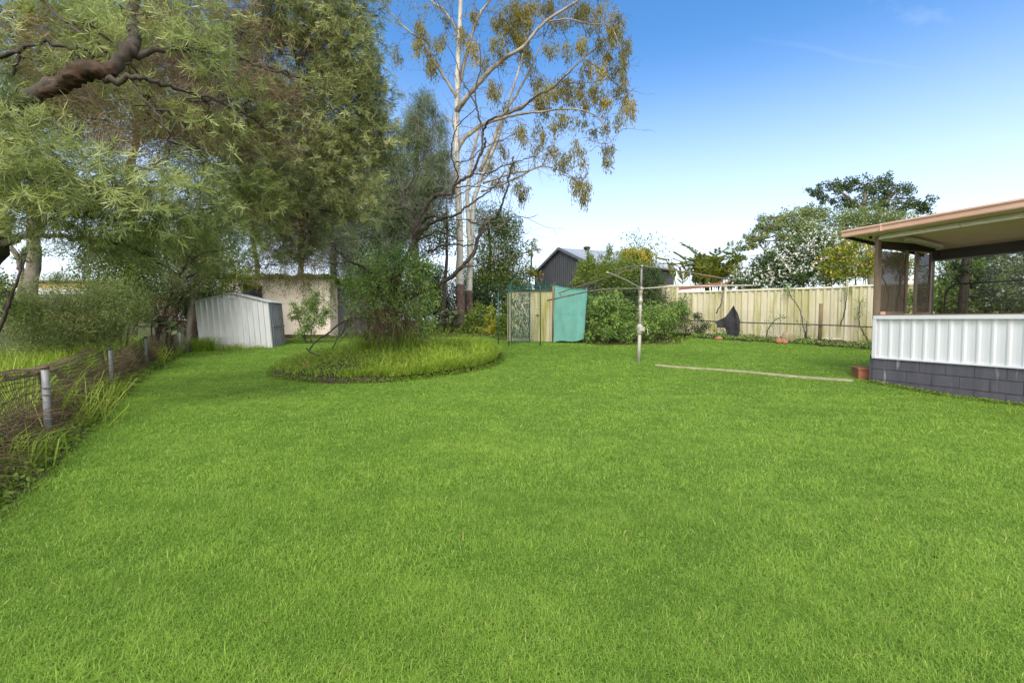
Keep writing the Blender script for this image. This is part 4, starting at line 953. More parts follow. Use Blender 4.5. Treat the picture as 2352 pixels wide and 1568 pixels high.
# ---- bare many-branched tree in the bed, with its creeper
DB = 12.4
def bare_tree():
    b = GP(893, DB)+np.array([0, 0, .15])
    th = thing('bare_tree', 'leafless dark-branched tree rising from the round garden bed', 'tree', b)
    z3 = lambda l, dd=0., d=DB: [P(745.1+x*.2112, 248.4+y*.2112, d+dd*i/max(len(l)-1, 1)) for i, (x, y) in enumerate(l)]
    pp = lambda l, dd=0., d=DB: [P(x, y, d+dd*i/max(len(l)-1, 1)) for i, (x, y) in enumerate(l)]
    g = Geo(); trunk = limb(g, [b-np.array([0, 0, .3])]+pp([(893, 740), (902, 690), (905, 650), (918, 610)]), .20, .10, 12, 5, .01, .08)
    t2 = limb(g, pp([(905, 655), (925, 610), (942, 575), (953, 550)]), .085, .06, 9, 5, .006)
    g.build('trunk', M['bark'], th, smooth=True); sk = [trunk, t2]; g = Geo()
    def lb(q, r0, r1): sk.append(limb(g, q, r0*1.15, r1*1.35, 7, 5, .012, .08))
    lb(z3([(985, 1440), (975, 1320), (1080, 1220), (1150, 1175), (1340, 1185), (1430, 1160), (1560, 1060), (1720, 960), (1850, 850), (1960, 690)], -1.2), .045, .008)
    lb(z3([(1000, 1430), (1080, 1330), (1170, 1250), (1340, 1185)], -.3), .04, .025)
    lb(z3([(980, 1330), (955, 1200), (940, 1110), (880, 1080), (865, 940), (855, 870), (790, 730), (700, 600), (640, 520)], .6), .034, .014)
    lb(z3([(868, 900), (950, 800), (1000, 680), (1050, 570), (1130, 450), (1165, 330), (1180, 200), (1170, 60)], .9), .026, .006)
    lb(z3([(1090, 400), (1050, 290), (1000, 180), (960, 100), (915, 10)], .5), .016, .005)
    lb(z3([(880, 1080), (780, 1100), (680, 1115), (610, 1150), (545, 1240), (510, 1300)], -.6), .018, .005)
    lb(z3([(1010, 1400), (1040, 1200), (1100, 1085), (1190, 960), (1280, 935), (1390, 940), (1410, 850), (1500, 780), (1600, 720), (1660, 600), (1710, 480), (1750, 380), (1745, 320)], -.8), .05, .016)
    lb(z3([(1600, 720), (1760, 720), (1900, 650), (2050, 600), (2200, 545), (2290, 520)], -1.), .018, .006)
    lb(z3([(1410, 850), (1450, 720), (1400, 590), (1375, 480), (1400, 350), (1440, 200), (1550, 90), (1650, 0)], -.4), .022, .007)
    lb(z3([(1700, 520), (1720, 330), (1722, 240), (1690, 120), (1660, 0), (1640, -120), (1660, -300), (1700, -430), (1690, -700)], .6), .026, .010)
    lb(z3([(1722, 250), (1780, 150), (1860, 100), (2000, 60), (2160, 0), (2300, -130), (2500, -230), (2700, -420)], -1.5), .024, .008)
    lb(z3([(1660, 0), (1560, -200), (1480, -330), (1420, -520), (1330, -700)], .4), .016, .006)
    lb(z3([(1420, 860), (1560, 850), (1740, 855), (1900, 870)], -.7), .014, .005)
    lb(z3([(1420, 590), (1560, 570), (1680, 480), (1800, 400), (1950, 340), (2080, 270)], -.6), .014, .005)
    lb(z3([(1280, 975), (1420, 970), (1540, 900), (1700, 800), (1830, 700)], -.4), .014, .005)
    lb(z3([(1020, 1430), (1200, 1350), (1270, 1340), (1400, 1410), (1520, 1450)], .5), .022, .008)
    lb(pp([(915, 690), (955, 676), (993, 662), (1030, 640), (1058, 617), (1087, 580), (1104, 529), (1125, 508), (1142, 495), (1152, 472), (1163, 438), (1172, 396), (1180, 360)], -1.6), .06, .010)
    lb(z3([(1700, 1330), (1800, 1300), (1900, 1310), (2000, 1230), (2100, 1170), (2220, 1190), (2320, 1160)], -.6, DB-1.2), .018, .004)
    lb(z3([(1690, 1270), (1610, 1240), (1530, 1210), (1380, 1210)], .8, DB-1.2), .018, .008)
    lb(z3([(1130, 1568), (1250, 1500), (1400, 1480), (1550, 1490), (1640, 1480), (1700, 1430)], -.9), .026, .008)
    lb(pp([(1058, 617), (1100, 608), (1145, 596), (1200, 590)], -.4, DB-.9), .018, .004)
    lb(pp([(880, 680), (864, 650), (857, 631), (830, 612), (804, 600), (780, 580), (759, 557), (727, 544)], -1.2), .045, .012)
    lb(pp([(804, 601), (770, 606), (754, 603), (735, 598)], -.5, DB-.8), .018, .007)
    lb(pp([(759, 557), (785, 545), (806, 531), (815, 524)], .3, DB-1), .010, .004)
    lb(pp([(890, 690), (905, 640), (906, 600), (907, 565)], .3), .025, .008)
    g.build('limbs', M['bark'], th, smooth=True)
    S_ = np.concatenate(sk[2:]); g = Geo()
    for i in rng.integers(0, len(S_), 300):     # forking fine twigs
        a = S_[i]
        if a[2] < 2.3 and rng.random() < .6: continue
        d0 = unit(rng.normal(size=3)*np.array([1, .7, .6])+np.array([.35 if a[0] > -2.8 else -.2, 0, .45])); l = rng.uniform(.35, 1.1)
        q = smooth([a, a+d0*l*.5+rng.normal(0, .06, 3), a+d0*l+rng.normal(0, .1, 3)], 3); g.tube(q, np.linspace(.006, .0025, len(q)), 4, cap=False)
        for _ in range(2):
            e = q[rng.integers(2, len(q))]; d1 = unit(d0+rng.normal(0, .7, 3)); l1 = l*rng.uniform(.25, .5)
            g.tube([e, e+d1*l1*.5+rng.normal(0, .02, 3), e+d1*l1], [.0035, .003, .0018], 3, cap=False)
    g.build('twigs', M['barkgrey'], th)
bare_tree()
def creeper():
    b = GP(890, DB-.15)+np.array([0, 0, .15])
    th = thing('creeper', 'thick green creeper smothering the trunk of the bare tree', 'climbing plant', b)
    bl = [(900, 620, 65, 45, 12.2), (850, 605, 42, 40, 12.2), (960, 615, 45, 50, 12.1), (985, 650, 28, 55, 12.0), (880, 670, 70, 45, 12.1), (820, 690, 40, 50, 12.1), (945, 690, 55, 50, 11.95),
          (800, 650, 25, 30, 12.2), (900, 580, 40, 22, 12.3), (965, 735, 30, 32, 11.9), (930, 575, 25, 25, 12.3), (990, 610, 25, 25, 12.1), (870, 640, 60, 50, 12.5), (940, 640, 50, 50, 12.6), (800, 730, 18, 35, 12.2, .3, .5), (880, 725, 50, 32, 11.9, .5, .6), (930, 720, 40, 30, 11.9, .4, .7), (840, 720, 28, 28, 12, .4, .5), (860, 760, 30, 25, 11.9, .4, .5), (975, 770, 25, 22, 11.8, .3, .6), (915, 765, 40, 25, 11.8, .4, .5), (1000, 690, 16, 40, 12, .3, .6)]
    lv = Geo(); st = Geo()
    for x in bl:
        c, r = blob(x); n = int(1.35*area(r)/(.5*.065*.036)*(x[6] if len(x) > 6 else 1)); clumps(lv, c, r, n, .065, .036, max(8, n//45), droop=.35, spread=.34, tvar=.26, tmean=.4)
    n = 800; p = b+np.stack([rng.normal(0, .36, n), rng.normal(-.1, .4, n), rng.uniform(.75, 1.35, n)], 1)
    d = rng.normal(0, .35, (n, 3)); d[:, 2] = -1; strands(st, p, d, rng.uniform(.3, .9, n), .009, rng.random(n))
    for k in range(70):
        a = b+np.array([rng.normal(0, .55), rng.normal(-.15, .35), rng.uniform(.8, 2.2)]); e = a+np.array([rng.normal(.1, .5), rng.normal(0, .3), rng.uniform(-1.1, -.5)])
        st.tube(smooth([a, (a+e)/2+rng.normal(0, .1, 3), e], 4), .0055, 4, cap=False)
    st.build('dry_stems', M['dry'], th); lv.build('leaves', M['vine'], th)
    g = Geo(); [g.tube(smooth([P(902, 655+i*3, 12.1), P(870+i*40, 615-i*7, 11.9), P(880+i*30, 560+i*9, 11.85)], 5), .006, 4) for i in range(4)]
    g.build('bare_stems', M['barkgrey'], th)
creeper()

# ---- the round bed: soil mound, edging, long grass
def bed():
    n = 64; g = Geo(); v = []; rings = [(0, .30), (.35, .30), (.65, .25), (.88, .17), (1.0, .10), (1.03, -.05)]
    for k, (r, h) in enumerate(rings):
        for i in range(n):
            t = 2*math.pi*i/n; w_ = 1+.03*math.sin(3*t+1)+.025*math.sin(7*t)+.015*math.sin(17*t)
            x, y = BEDC+BEDR*np.array([math.cos(t), math.sin(t)])*r*w_; v.append((x, y, float(gz(x, y))+h+.02*math.sin(5*t+k*2)))
    f = [(k*n+i, k*n+(i+1) % n, (k+1)*n+(i+1) % n, (k+1)*n+i) for k in range(len(rings)-1) for i in range(n)]
    props(g.add(v, f).build('bed_soil', M['soil'], smooth=True), 'dark soil mound of the round garden bed', 'soil', kind='structure')
    g = Geo()     # rough log and brick edging
    for i in range(66):
        t = 2*math.pi*(i+.5)/66
        if math.cos(t) > .30: continue
        w_ = 1.01+.03*math.sin(3*t+1)+.025*math.sin(7*t)+.015*math.sin(17*t); x, y = BEDC+BEDR*np.array([math.cos(t), math.sin(t)])*w_
        hh = .10+.05*rng.random(); g.box((x+rng.normal(0, .02), y+rng.normal(0, .02), float(gz(x, y))+hh/2-.03), (.24+.07*rng.random(), .09, hh), t+math.pi/2+rng.normal(0, .16))
    props(g.build('bed_edging', M['grim'], origin=(*BEDC, 0)), 'dark overgrown edging around the round garden bed', 'edging')
    def inbed(n, r0=0, r1=1., a0=0, a1=2*math.pi):
        t = rng.uniform(a0, a1, n); r = np.sqrt(rng.uniform(r0*r0, r1*r1, n)); x = BEDC[0]+BEDR[0]*r*np.cos(t); y = BEDC[1]+BEDR[1]*r*np.sin(t)
        h = np.interp(r, [0, .35, .65, .88, 1], [.30, .30, .25, .17, .10]); return np.stack([x, y, gz(x, y)+h], 1), r, t
    g = Geo()
    p, r, t = inbed(15000); x = p[:, 0]-BEDC[0]
    right = np.clip((x+.6)/1.4, 0, 1); keep = rng.random(len(p)) < .35+.65*right; p, right = p[keep], right[keep]
    cl = np.sin(p[:, 0]*4.3+np.sin(p[:, 1]*3)*2)*np.sin(p[:, 1]*4.7+1)
    h = (.12+.12*right)*(1+.65*cl)*rng.uniform(.5, 1.3, len(p)); tn = .38+.34*right+.12*cl+rng.normal(0, .16, len(p))
    blades(g, p, h, .011*rng.uniform(.6, 1.3, len(p)), rng.uniform(.3, 1.25, len(p)), np.minimum(tn, .86))
    n = 1500; k = rng.normal(size=(n, 2))*np.array([.42, .30]); p = np.stack([-3.15+k[:, 0], 12.25+k[:, 1], gz(-3.15+k[:, 0], 12.25+k[:, 1])+.26], 1)
    blades(g, p, .75*rng.uniform(.35, 1.2, n), .010, rng.uniform(.3, 1.3, n), rng.normal(.36, .18, n))
    # skirt of grass hanging over the edging
    p, r, t = inbed(9000, .92, 1.03); k = rng.random(len(p)) < np.where(np.cos(t) > -.15, 1., .18); p, t = p[k], t[k]
    blades(g, p, (.20+.12*np.clip(np.cos(t), 0, 1))*rng.uniform(.5, 1.2, len(p)), .011, rng.uniform(.6, 1.7, len(p)), rng.normal(.62, .16, len(p)))
    props(g.build('bed_grass', M['long']), 'long bright grass overgrowing the round bed', 'grass', kind='stuff')
    g = Geo(); p, r, t = inbed(15000, .1, 1.04); k = rng.random(len(p)) < np.where(np.cos(t) < .1, .9, .45); p = p[k]; p[:, 2] += rng.uniform(0, .18, len(p))
    ax = rvec(len(p)); ax[:, 2] = np.abs(ax[:, 2]); leafquads(g, p, ax, .05, .026, rng.normal(.55, .2, len(p)))
    q, r, t = inbed(9000, .96, 1.10, math.pi*.8, math.pi*2.2); q[:, 2] -= rng.uniform(0, .10, len(q)); q = q[rng.random(len(q)) < .8]
    ax = rvec(len(q)); leafquads(g, q, ax, .04, .024, rng.normal(.3, .2, len(q)))
    props(g.build('bed_weeds', M['weed']), 'low leafy weeds covering the left of the round bed', 'weeds', kind='stuff')
    # fallen branches and an upright brick
    b0 = P(796, 735, 12.0)
    for nm, lab, pts, r in (('fallen_branch', 'longer dark fallen branch slanting down to the bed edge', [P(840, 728, 12.6), b0, P(757, 762, 11.6), P(722, 787, 11.2), P(712, 803, 11.1)], .028),
                        ('fallen_branch', 'shorter forked dark branch propped left of the creeper trunk', [b0, P(788, 762, 11.7), P(773, 780, 11.5), P(764, 802, 11.4)], .022),
                        ('fallen_branch', 'small broken stick poking up at the left of the bed', [P(704, 800, 11.2), P(712, 807, 11.05), P(720, 813, 11.0), P(735, 818, 10.9)], .02)):
        g = Geo(); limb(g, pts, r, r*.6, 7, 5, .008, .1); props(g.build(nm, M['bark'], origin=pts[-1]), lab, 'branch', 'fallen branches on the bed')
    q = P(704, 843, 10.4); props(Geo().box(q, (.14, .09, .20), .2).build('edging_brick', M['brick'], origin=q), 'upright brick at the left front of the bed edging', 'brick')
bed()

# ---- the feathery tree overhanging the upper left
def feathery():
    base = np.array([-7.9, 6.9, float(ground(-7.9, 6.9))])
    th = thing('feathery_tree', 'big feathery needle-leaved tree overhanging the left side with a torn limb', 'tree', base)
    g = Geo(); sk = []
    def lb(l, r0, r1, n=9, jit=.02): 
        q = limb(g, [P(*a) if not isinstance(a, np.ndarray) else a for a in l], r0, r1, n, 6, jit, .09); sk.append(q); return q
    lb([base-np.array([0, 0, .2]), (-60, 640, 6.9), (-30, 540, 6.7), (-60, 400, 6.5), (-110, 270, 6.4), (-100, 100, 6.5), (-60, -120, 6.8)], .26, .12, 12)
    g.build('trunk', M['bark'], th, smooth=True); g = Geo()
    lb([(-90, 300, 6.4), (0, 250, 6.2), (75, 222, 6.1), (140, 190, 6.0)], .10, .085)
    lb([(235, 165, 6.0), (285, 130, 6.1), (310, 95, 6.3), (305, 40, 6.6), (330, -40, 7.0), (420, -160, 7.5)], .085, .05)
    lb([(280, 132, 6.1), (340, 120, 6.3), (410, 112, 6.6), (480, 118, 7.0)], .045, .015)
    lb([(240, 185, 6.0), (300, 178, 6.0), (350, 186, 6.1), (430, 210, 6.4), (510, 235, 6.8)], .04, .012)
    lb([(300, 180, 6.0), (345, 240, 6.0), (380, 300, 6.0), (390, 340, 6.0), (370, 375, 5.9), (310, 395, 5.8)], .016, .006)
    lb([(480, 118, 7.0), (600, 150, 7.6), (700, 185, 8.2), (760, 215, 8.6)], .03, .012)
    lb([(600, 150, 7.6), (690, 190, 8.0), (740, 230, 8.2), (790, 265, 8.4)], .02, .008)
    lb([(430, 210, 6.4), (540, 250, 7.0), (620, 300, 7.6), (690, 340, 8.1)], .02, .008)
    lb([(-100, 120, 6.5), (0, 130, 6.3), (90, 100, 6.2), (180, 115, 6.3), (280, 150, 6.5)], .035, .010)
    lb([(20, 170, 6.3), (40, 140, 6.3), (90, 120, 6.4)], .02, .01)
    lb([(0, 560, 6.7), (90, 540, 6.6), (180, 545, 6.6), (260, 530, 6.7)], .04, .012)
    lb([(180, 545, 6.6), (280, 560, 6.9), (340, 590, 7.1), (400, 625, 7.3), (445, 655, 7.4)], .022, .006)
    lb([(330, -40, 7.0), (500, -60, 7.8), (640, 0, 8.4), (740, 60, 8.8), (810, 130, 9.0)], .05, .012)
    lb([(420, -160, 7.5), (600, -140, 8.3), (760, -60, 9.0), (830, 40, 9.3), (850, 180, 9.4), (845, 300, 9.4)], .05, .01)
    lb([(640, 0, 8.4), (680, 140, 8.6), (720, 280, 8.8), (740, 400, 8.9), (720, 520, 8.8), (690, 600, 8.7)], .03, .006)
    lb([(250, 120, 6.3), (170, 60, 6.6), (90, 0, 6.9), (60, -80, 7.2)], .03, .01)
    lb([(0, 260, 6.2), (60, 330, 6.0), (140, 400, 5.9), (230, 440, 5.9), (330, 450, 6.1)], .03, .008)
    lb([(-60, 430, 6.4), (40, 460, 6.2), (150, 490, 6.2), (270, 500, 6.4), (380, 510, 6.8)], .03, .008)
    g.build('limbs', M['bark'], th, smooth=True)
    g = Geo(); q = smooth([P(70, 225, 6.08), P(120, 208, 6.0), P(165, 178, 5.95), P(205, 160, 5.95), P(245, 165, 5.98), P(265, 150, 6.05)], 6)
    g.tube(q, np.interp(np.linspace(0, 1, len(q)), [0, .25, .5, .75, 1], [.04, .075, .11, .085, .055]), 18, bump=.17); g.build('torn_limb', M['wound'], th, smooth=True)
    S_ = np.concatenate(sk)
    green = [(800,40,80,60,9.0),(700,60,110,80,8.6),(780,110,90,90,8.8),(640,30,90,60,8.4),(830,210,55,80,9.2),(760,260,100,80,8.8),(850,320,55,70,9.2),(700,350,90,80,8.6),(800,390,70,70,9.0),
             (740,450,80,70,8.8),(650,470,70,80,8.4),(810,480,50,40,9.0),(700,550,40,60,8.7),(470,120,70,60,6.6),(230,80,65,55,6.3),(280,30,60,40,6.6),(330,450,100,70,6.2),(420,430,80,60,6.6),
             (200,440,100,70,5.9),(90,430,110,80,5.7),(50,310,75,60,5.7),(20,255,60,45,5.8),(130,360,80,60,5.8),(260,520,80,45,6.4),(380,520,70,45,6.8),(480,520,60,50,7.2),(100,510,80,45,6.0),
             (330,585,50,35,7.0),(540,560,50,50,7.6),(620,380,70,60,8.0),(560,400,70,60,7.5),(480,380,60,50,7.0),(560,500,60,40,7.6),(870,250,40,60,9.4),(720,180,80,60,8.6),(30,380,70,60,5.6),(20,470,50,60,5.7),
             (440,590,50,30,7.2),(600,450,60,50,7.8),(880,340,30,50,9.4),(540,60,60,50,7.8),(250,400,60,40,6.0),(190,560,60,30,6.5),(640,580,35,40,8.4),(850,140,30,60,9.3),(480,300,60,40,6.9),(850,440,40,40,9.2),
             (640,-60,120,50,8.4),(780,-50,110,50,9.0),(350,-40,120,40,7.0),(100,-40,120,40,6.8),(820,320,50,60,9.2),(360,255,70,50,6.5),(560,250,70,60,7.4),(180,150,55,35,6.4),(420,60,60,40,6.9),(650,220,60,50,8.2),(-130,250,100,90,6.3),(-110,60,110,80,6.6),(-170,420,90,70,6.2),(-60,150,90,70,6.5),(790,180,60,60,9.0),(760,350,60,60,8.9),(300,470,70,40,6.1),(160,470,70,50,5.9)]
    nd_ = Geo(); fin = Geo(); tw = Geo()
    for b in green:
        c, r = blob(b); r = r*np.array([1, 1.1, 1]); far = b[4] > 7.8
        q = reach(tw, S_, [c], .014, .006, .05, 5)
        k = max(4, int(area(r)*(105 if far else 80))); pw = .45
        cc = c+inball(k, pw)*r; t0 = rng.normal(.46, .16)
        ends = cc[rng.choice(k, max(2, int(k*.06)), replace=False)]; reach(tw, np.vstack([q, S_[::4]]), ends, .006, .0025, .035, 3)
        ax = unit(cc-c)*.8+rvec(k)*.8; ax[:, 2] += .12 if not far else -.12
        m = 3
        cen = np.repeat(cc, m, 0)+rng.normal(0, .11, (k*m, 3)); axx = np.repeat(ax, m, 0)+rvec(k*m)*.6
        sprays(nd_ if not far else fin, cen, axx, 17 if not far else 15, .145 if not far else .12, .0062 if not far else .0078, np.repeat(t0+rng.normal(.04, .24, k), m), twig=.10)
    brown = [(560,90,110,90,8.0),(420,250,110,70,6.8),(560,210,120,80,7.4),(500,330,100,60,7.2),(640,240,90,80,8.0),(330,290,90,60,6.6),(200,280,90,50,6.3),(600,320,90,60,7.8),(680,500,50,90,8.7),(640,560,40,70,8.5),
             (360,60,80,60,7.0),(420,20,80,50,7.2),(690,600,40,50,8.7),(560,470,60,60,7.7),(450,330,70,60,6.9),(720,120,80,80,8.9),(800,290,70,90,9.3),(770,420,60,70,9.2),(120,130,90,70,6.8),(70,60,80,60,7.0),
             (520,10,70,50,7.9),(250,200,110,60,7.0),(330,200,110,70,7.4),(160,200,90,60,7.2),(440,110,100,70,7.6),(600,30,90,60,8.6),(380,380,90,50,6.8),(300,120,90,60,7.4),(540,300,100,80,8.2),(420,180,110,90,8.4),(560,140,110,90,8.8),(480,200,90,70,7.3),(260,340,80,40,6.3),(600,610,50,40,8.2),(120,270,70,30,6.2)]
    br = Geo()
    for b in brown:
        c, r = blob(b); n = int(area(r)*1150); k = max(5, n//50)
        q = reach(tw, S_, [c], .012, .005, .05, 4)
        cc = c+inball(k, .5)*r; ii = rng.integers(0, k, n); dirs = unit(rng.normal(size=(k, 3))*np.array([1, 1, .6])+np.array([.25, 0, -.55]))
        reach(tw, q, cc[:max(3, k//5)], .005, .002, .04, 3)
        p = cc[ii]+rng.normal(0, .10, (n, 3)); strands(br, p, dirs[ii]+rng.normal(0, .42, (n, 3)), rng.uniform(.10, .32, n), .0042+.0008*(b[4]-6), np.clip(rng.normal(.5, .25, n), 0, 1), sag=.12)
    tw.build('twigs', M['bark'], th); br.build('dead_twigs', M['brown'], th)
    nd_.build('crown', M['needle'], th); fin.build('far_crown', M['fine'], th)
feathery()

# ---- trees and shrubs behind the wire fence on the left
def bgtree(px, top, d, w, label, blobs, mat='mid', Lf=.10, Wf=.05, bark='barkgrey', name='background_tree', cov=1.7, r0=.14, r1=.05, **k):
    b = GP(px, d); q = straight(px, 0, px+rng.normal(0, 6), top, d)
    return tree(name, label, 'tree', b, q, r0, r1, blobs, mat, Lf, Wf, cov, bark, **k)
b = GP(73, 14.)
tree('grey_trunk_tree', 'thick grey-trunked tree at the far left behind the wire fence', 'tree', b, [b-np.array([0, 0, .2]), P(72, 690, 14), P(74, 600, 14), P(80, 480, 14), P(70, 300, 14), P(60, 100, 14.2), P(55, -60, 14.4)], .19, .11,
     [(60, 40, 130, 80, 13.5), (200, 60, 100, 80, 14.5), (40, 180, 110, 80, 13.8), (250, 180, 100, 70, 14.6), (160, 270, 90, 60, 14.4), (330, 110, 80, 80, 15), (20, 330, 80, 60, 13.8)], 'yell', .09, .032, 1.0, 'barkgrey', tw=14, spread=.35, tmean=.35)
b = GP(300, 17.)
tree('olive_backdrop_tree', 'broad olive-green tree behind the torn limb of the feathery tree', 'tree', b, [b-np.array([0, 0, .2]), P(305, 560, 17), P(300, 420, 17), P(320, 250, 17), P(340, 60, 17.2)], .18, .07,
     [(260, 130, 110, 90, 17), (400, 180, 110, 90, 17.2), (330, 300, 110, 80, 16.8), (200, 260, 90, 80, 16.8), (460, 300, 90, 80, 17.2), (500, 120, 90, 90, 17.4), (340, 40, 120, 70, 17.2), (120, 200, 80, 80, 17), (600, 220, 80, 110, 17.8), (650, 330, 70, 90, 18), (560, 330, 80, 60, 17.6)], 'yell', .10, .034, .75, 'barkgrey', tw=12, spread=.35, tmean=.22)
b = GP(40, 15.)
tree('forked_pale_tree', 'slender forked pale tree left of the thick grey trunk', 'tree', b, [[b-np.array([0, 0, .2]), P(48, 690, 15), P(46, 610, 15), P(20, 560, 15), P(-10, 540, 15.2), P(-60, 400, 15.5)], [P(46, 620, 15), P(60, 575, 15), P(95, 530, 15), P(110, 430, 15.2)]], .09, .06,
     [(-30, 420, 80, 60, 15.3), (110, 440, 70, 60, 15.4), (30, 540, 50, 20, 15, .5, .4)], 'mid', .08, .035, .9, 'barkgrey', tw=8)
b = GP(8, 9.)
tree('leaning_sapling', 'thin dark leaning sapling at the left edge behind the fence', 'tree', b, [P(-4, 760, 9), P(12, 720, 9), P(30, 670, 9), P(42, 640, 9), P(50, 590, 9.1)], .035, .018, [(55, 585, 40, 30, 9.2, .4, .5), (-10, 640, 30, 50, 9, .4, .6), (20, 700, 40, 40, 9.3, .4, .6)], 'mid', .06, .022, 1., 'bark', tw=8)
def shrub(name, label, blobs, mat, Lf, Wf, cov=1.9, cat='shrub', bark='bark', stems=5, r=.022, **k):
    px = float(np.mean([x[0] for x in blobs])); d = float(np.mean([x[4] for x in blobs])); b = GP(px, d)
    cs = [blob(x)[0] for x in blobs]; zc = max(float(np.mean([c[2] for c in cs])), b[2]+.3); tr = []
    for i in range(stems):
        c = cs[i % len(cs)]; e = np.array([b[0]+(c[0]-b[0])*.6+rng.normal(0, .12), d+rng.normal(0, .15), max(b[2]+.25, c[2]*.85)])
        tr.append([b+np.array([rng.normal(0, .08), rng.normal(0, .08), -.05]), b*.5+e*.5+np.append(rng.normal(0, .05, 2), 0), e])
    return tree(name, label, cat, b, tr, r, r*.5, blobs, mat, Lf, Wf, cov, bark, **k)
shrub('feathery_shrub', 'soft feathery green shrub behind the left half of the wire fence', [(100, 720, 60, 55, 10.5), (170, 690, 60, 55, 10.8), (60, 760, 50, 50, 10), (200, 740, 70, 50, 10.8), (270, 700, 60, 60, 11.4), (140, 770, 70, 40, 10.4), (240, 770, 60, 40, 11), (120, 650, 30, 25, 11, .4, .5), (30, 700, 40, 50, 10)], 'needle', .075, .011, 1.5, spread=.35, tw=10, tmean=.33)
shrub('boundary_shrub', 'wide green shrub at the far left edge beyond the leaning sapling', [(-60, 700, 70, 60, 12), (-160, 680, 80, 70, 12.5), (-280, 670, 90, 80, 13), (-20, 660, 40, 50, 13), (-420, 660, 100, 90, 13.5), (-120, 620, 60, 50, 13)], 'mid', .08, .04, 1.5, tw=8, r=.04)
shrub('leafy_shrub', 'dark leafy shrub between the feathery shrub and the branchy trees', [(250, 600, 70, 60, 13), (310, 640, 60, 60, 13.2), (200, 640, 40, 40, 12.8, .5, .6), (330, 560, 70, 50, 13.4), (290, 700, 50, 50, 13), (230, 560, 50, 35, 13, .5, .7)], 'mid', .07, .032, 1.5, spread=.35, tw=10, tmean=.35, r=.04)
b = GP(352, 16.0)
tree('branchy_tree', 'multi-stemmed crooked dark tree between shrub and zinc shed', 'tree', b,
     [[b, P(378, 720, 15.8), P(396, 660, 15.2), P(388, 610, 15.3), P(370, 555, 15.4)], [b, P(365, 735, 15.8), P(345, 690, 15.4), P(318, 650, 14.9), P(300, 620, 14.9)], [b+np.array([.3, .3, 0]), P(410, 700, 15.8), P(440, 660, 15.6), P(470, 630, 15.7)]], .065, .03,
     [(370, 560, 80, 50, 15.4), (440, 580, 70, 55, 15.6), (410, 640, 60, 50, 15.6), (330, 610, 50, 50, 15.2), (470, 540, 60, 45, 15.8), (360, 690, 50, 45, 15.6), (460, 620, 40, 40, 15.9), (300, 560, 50, 40, 15.2)], 'fine', .085, .020, 1.3, 'bark', tw=14, spread=.4, tmean=.42)
b = GP(430, 15.9); g = Geo()
tree('pale_stem_tree', 'slim grey-barked tree stem leaning beside the rusty scrap', 'tree', b, [b, P(440, 700, 16), P(452, 650, 16.1), P(462, 600, 16.2)], .085, .05, [(480, 590, 50, 45, 16.3), (440, 555, 60, 40, 16.3), (500, 640, 35, 35, 16.4)], 'yell', .08, .03, 1.2, 'barkgrey', tw=9, tmean=.3)
shrub('dry_red_shrub', 'dry reddish brush below the crooked stems', [(350, 720, 45, 28, 14.3), (385, 735, 40, 25, 14.5), (320, 690, 35, 30, 14.3)], 'redleaf', .09, .014, 1.0, tw=16, spread=.4)
shrub('shade_shrub', 'dark dense shrub in the gap left of the rusty scrap', [(420, 715, 35, 45, 17.6), (455, 680, 40, 50, 18), (400, 680, 40, 50, 17.8), (500, 700, 60, 60, 18.5)], 'dark', .08, .04, 1.9, tw=8)
shrub('yellow_shrub', 'yellow-green leafy shrub above the left end of the zinc shed', [(490, 600, 60, 40, 18.5), (540, 630, 45, 25, 18.6), (450, 570, 50, 50, 18.6), (570, 655, 30, 14, 19.5, .5, .8)], 'yell', .09, .04, 1.4, tw=10, tmean=.3, r=.05)
big = GP(358, 14.6)
th = shrub('broadleaf_weed', 'broad pale-leaved weed rising behind the wire fence', [(372, 738, 22, 16, 13.9), (395, 748, 18, 12, 14)], 'pale', .20, .11, 1.2, 'weed', tw=6, k=8)

# row of trees behind the outbuildings and bed, left to right
for nm, lab, px, top, d, r0, bl, mat, kw in [
    ('background_tree', 'tall thin-trunked tree behind the left of the cream outbuilding', 592, 380, 25, .17, [(560, 430, 70, 90, 25), (620, 480, 60, 70, 25), (590, 560, 40, 40, 25, .8, .35), (520, 500, 60, 60, 24)], 'yell', dict(tmean=.3)),
    ('background_tree', 'double-trunked tree behind the middle of the cream outbuilding', 690, 350, 26, .2, [(700, 400, 80, 90, 26), (650, 540, 50, 50, 26, 1., .4), (740, 480, 60, 70, 26)], 'casu', dict(hang=1.2)),
    ('background_tree', 'dark weeping tree behind the grey outbuilding', 765, 330, 24, .2, [(760, 420, 70, 80, 24), (790, 500, 60, 70, 24), (740, 540, 45, 50, 24), (800, 580, 50, 55, 24), (760, 610, 40, 25, 24, .8, .5)], 'casu', dict(hang=1.4)),
    ('background_tree', 'dark dense tree close behind the creeper-clad trunk', 860, 330, 22, .2, [(860, 430, 70, 90, 21), (900, 500, 60, 80, 21), (840, 540, 60, 60, 21.5), (900, 590, 50, 45, 22, .9, .7), (850, 620, 60, 40, 22)], 'casu', dict(hang=1.4)),
    ]:
    bgtree(px, top, d, 0, lab, bl, mat, .14, .026, name=nm, r0=r0, cov=1.5, spread=.35, **kw)
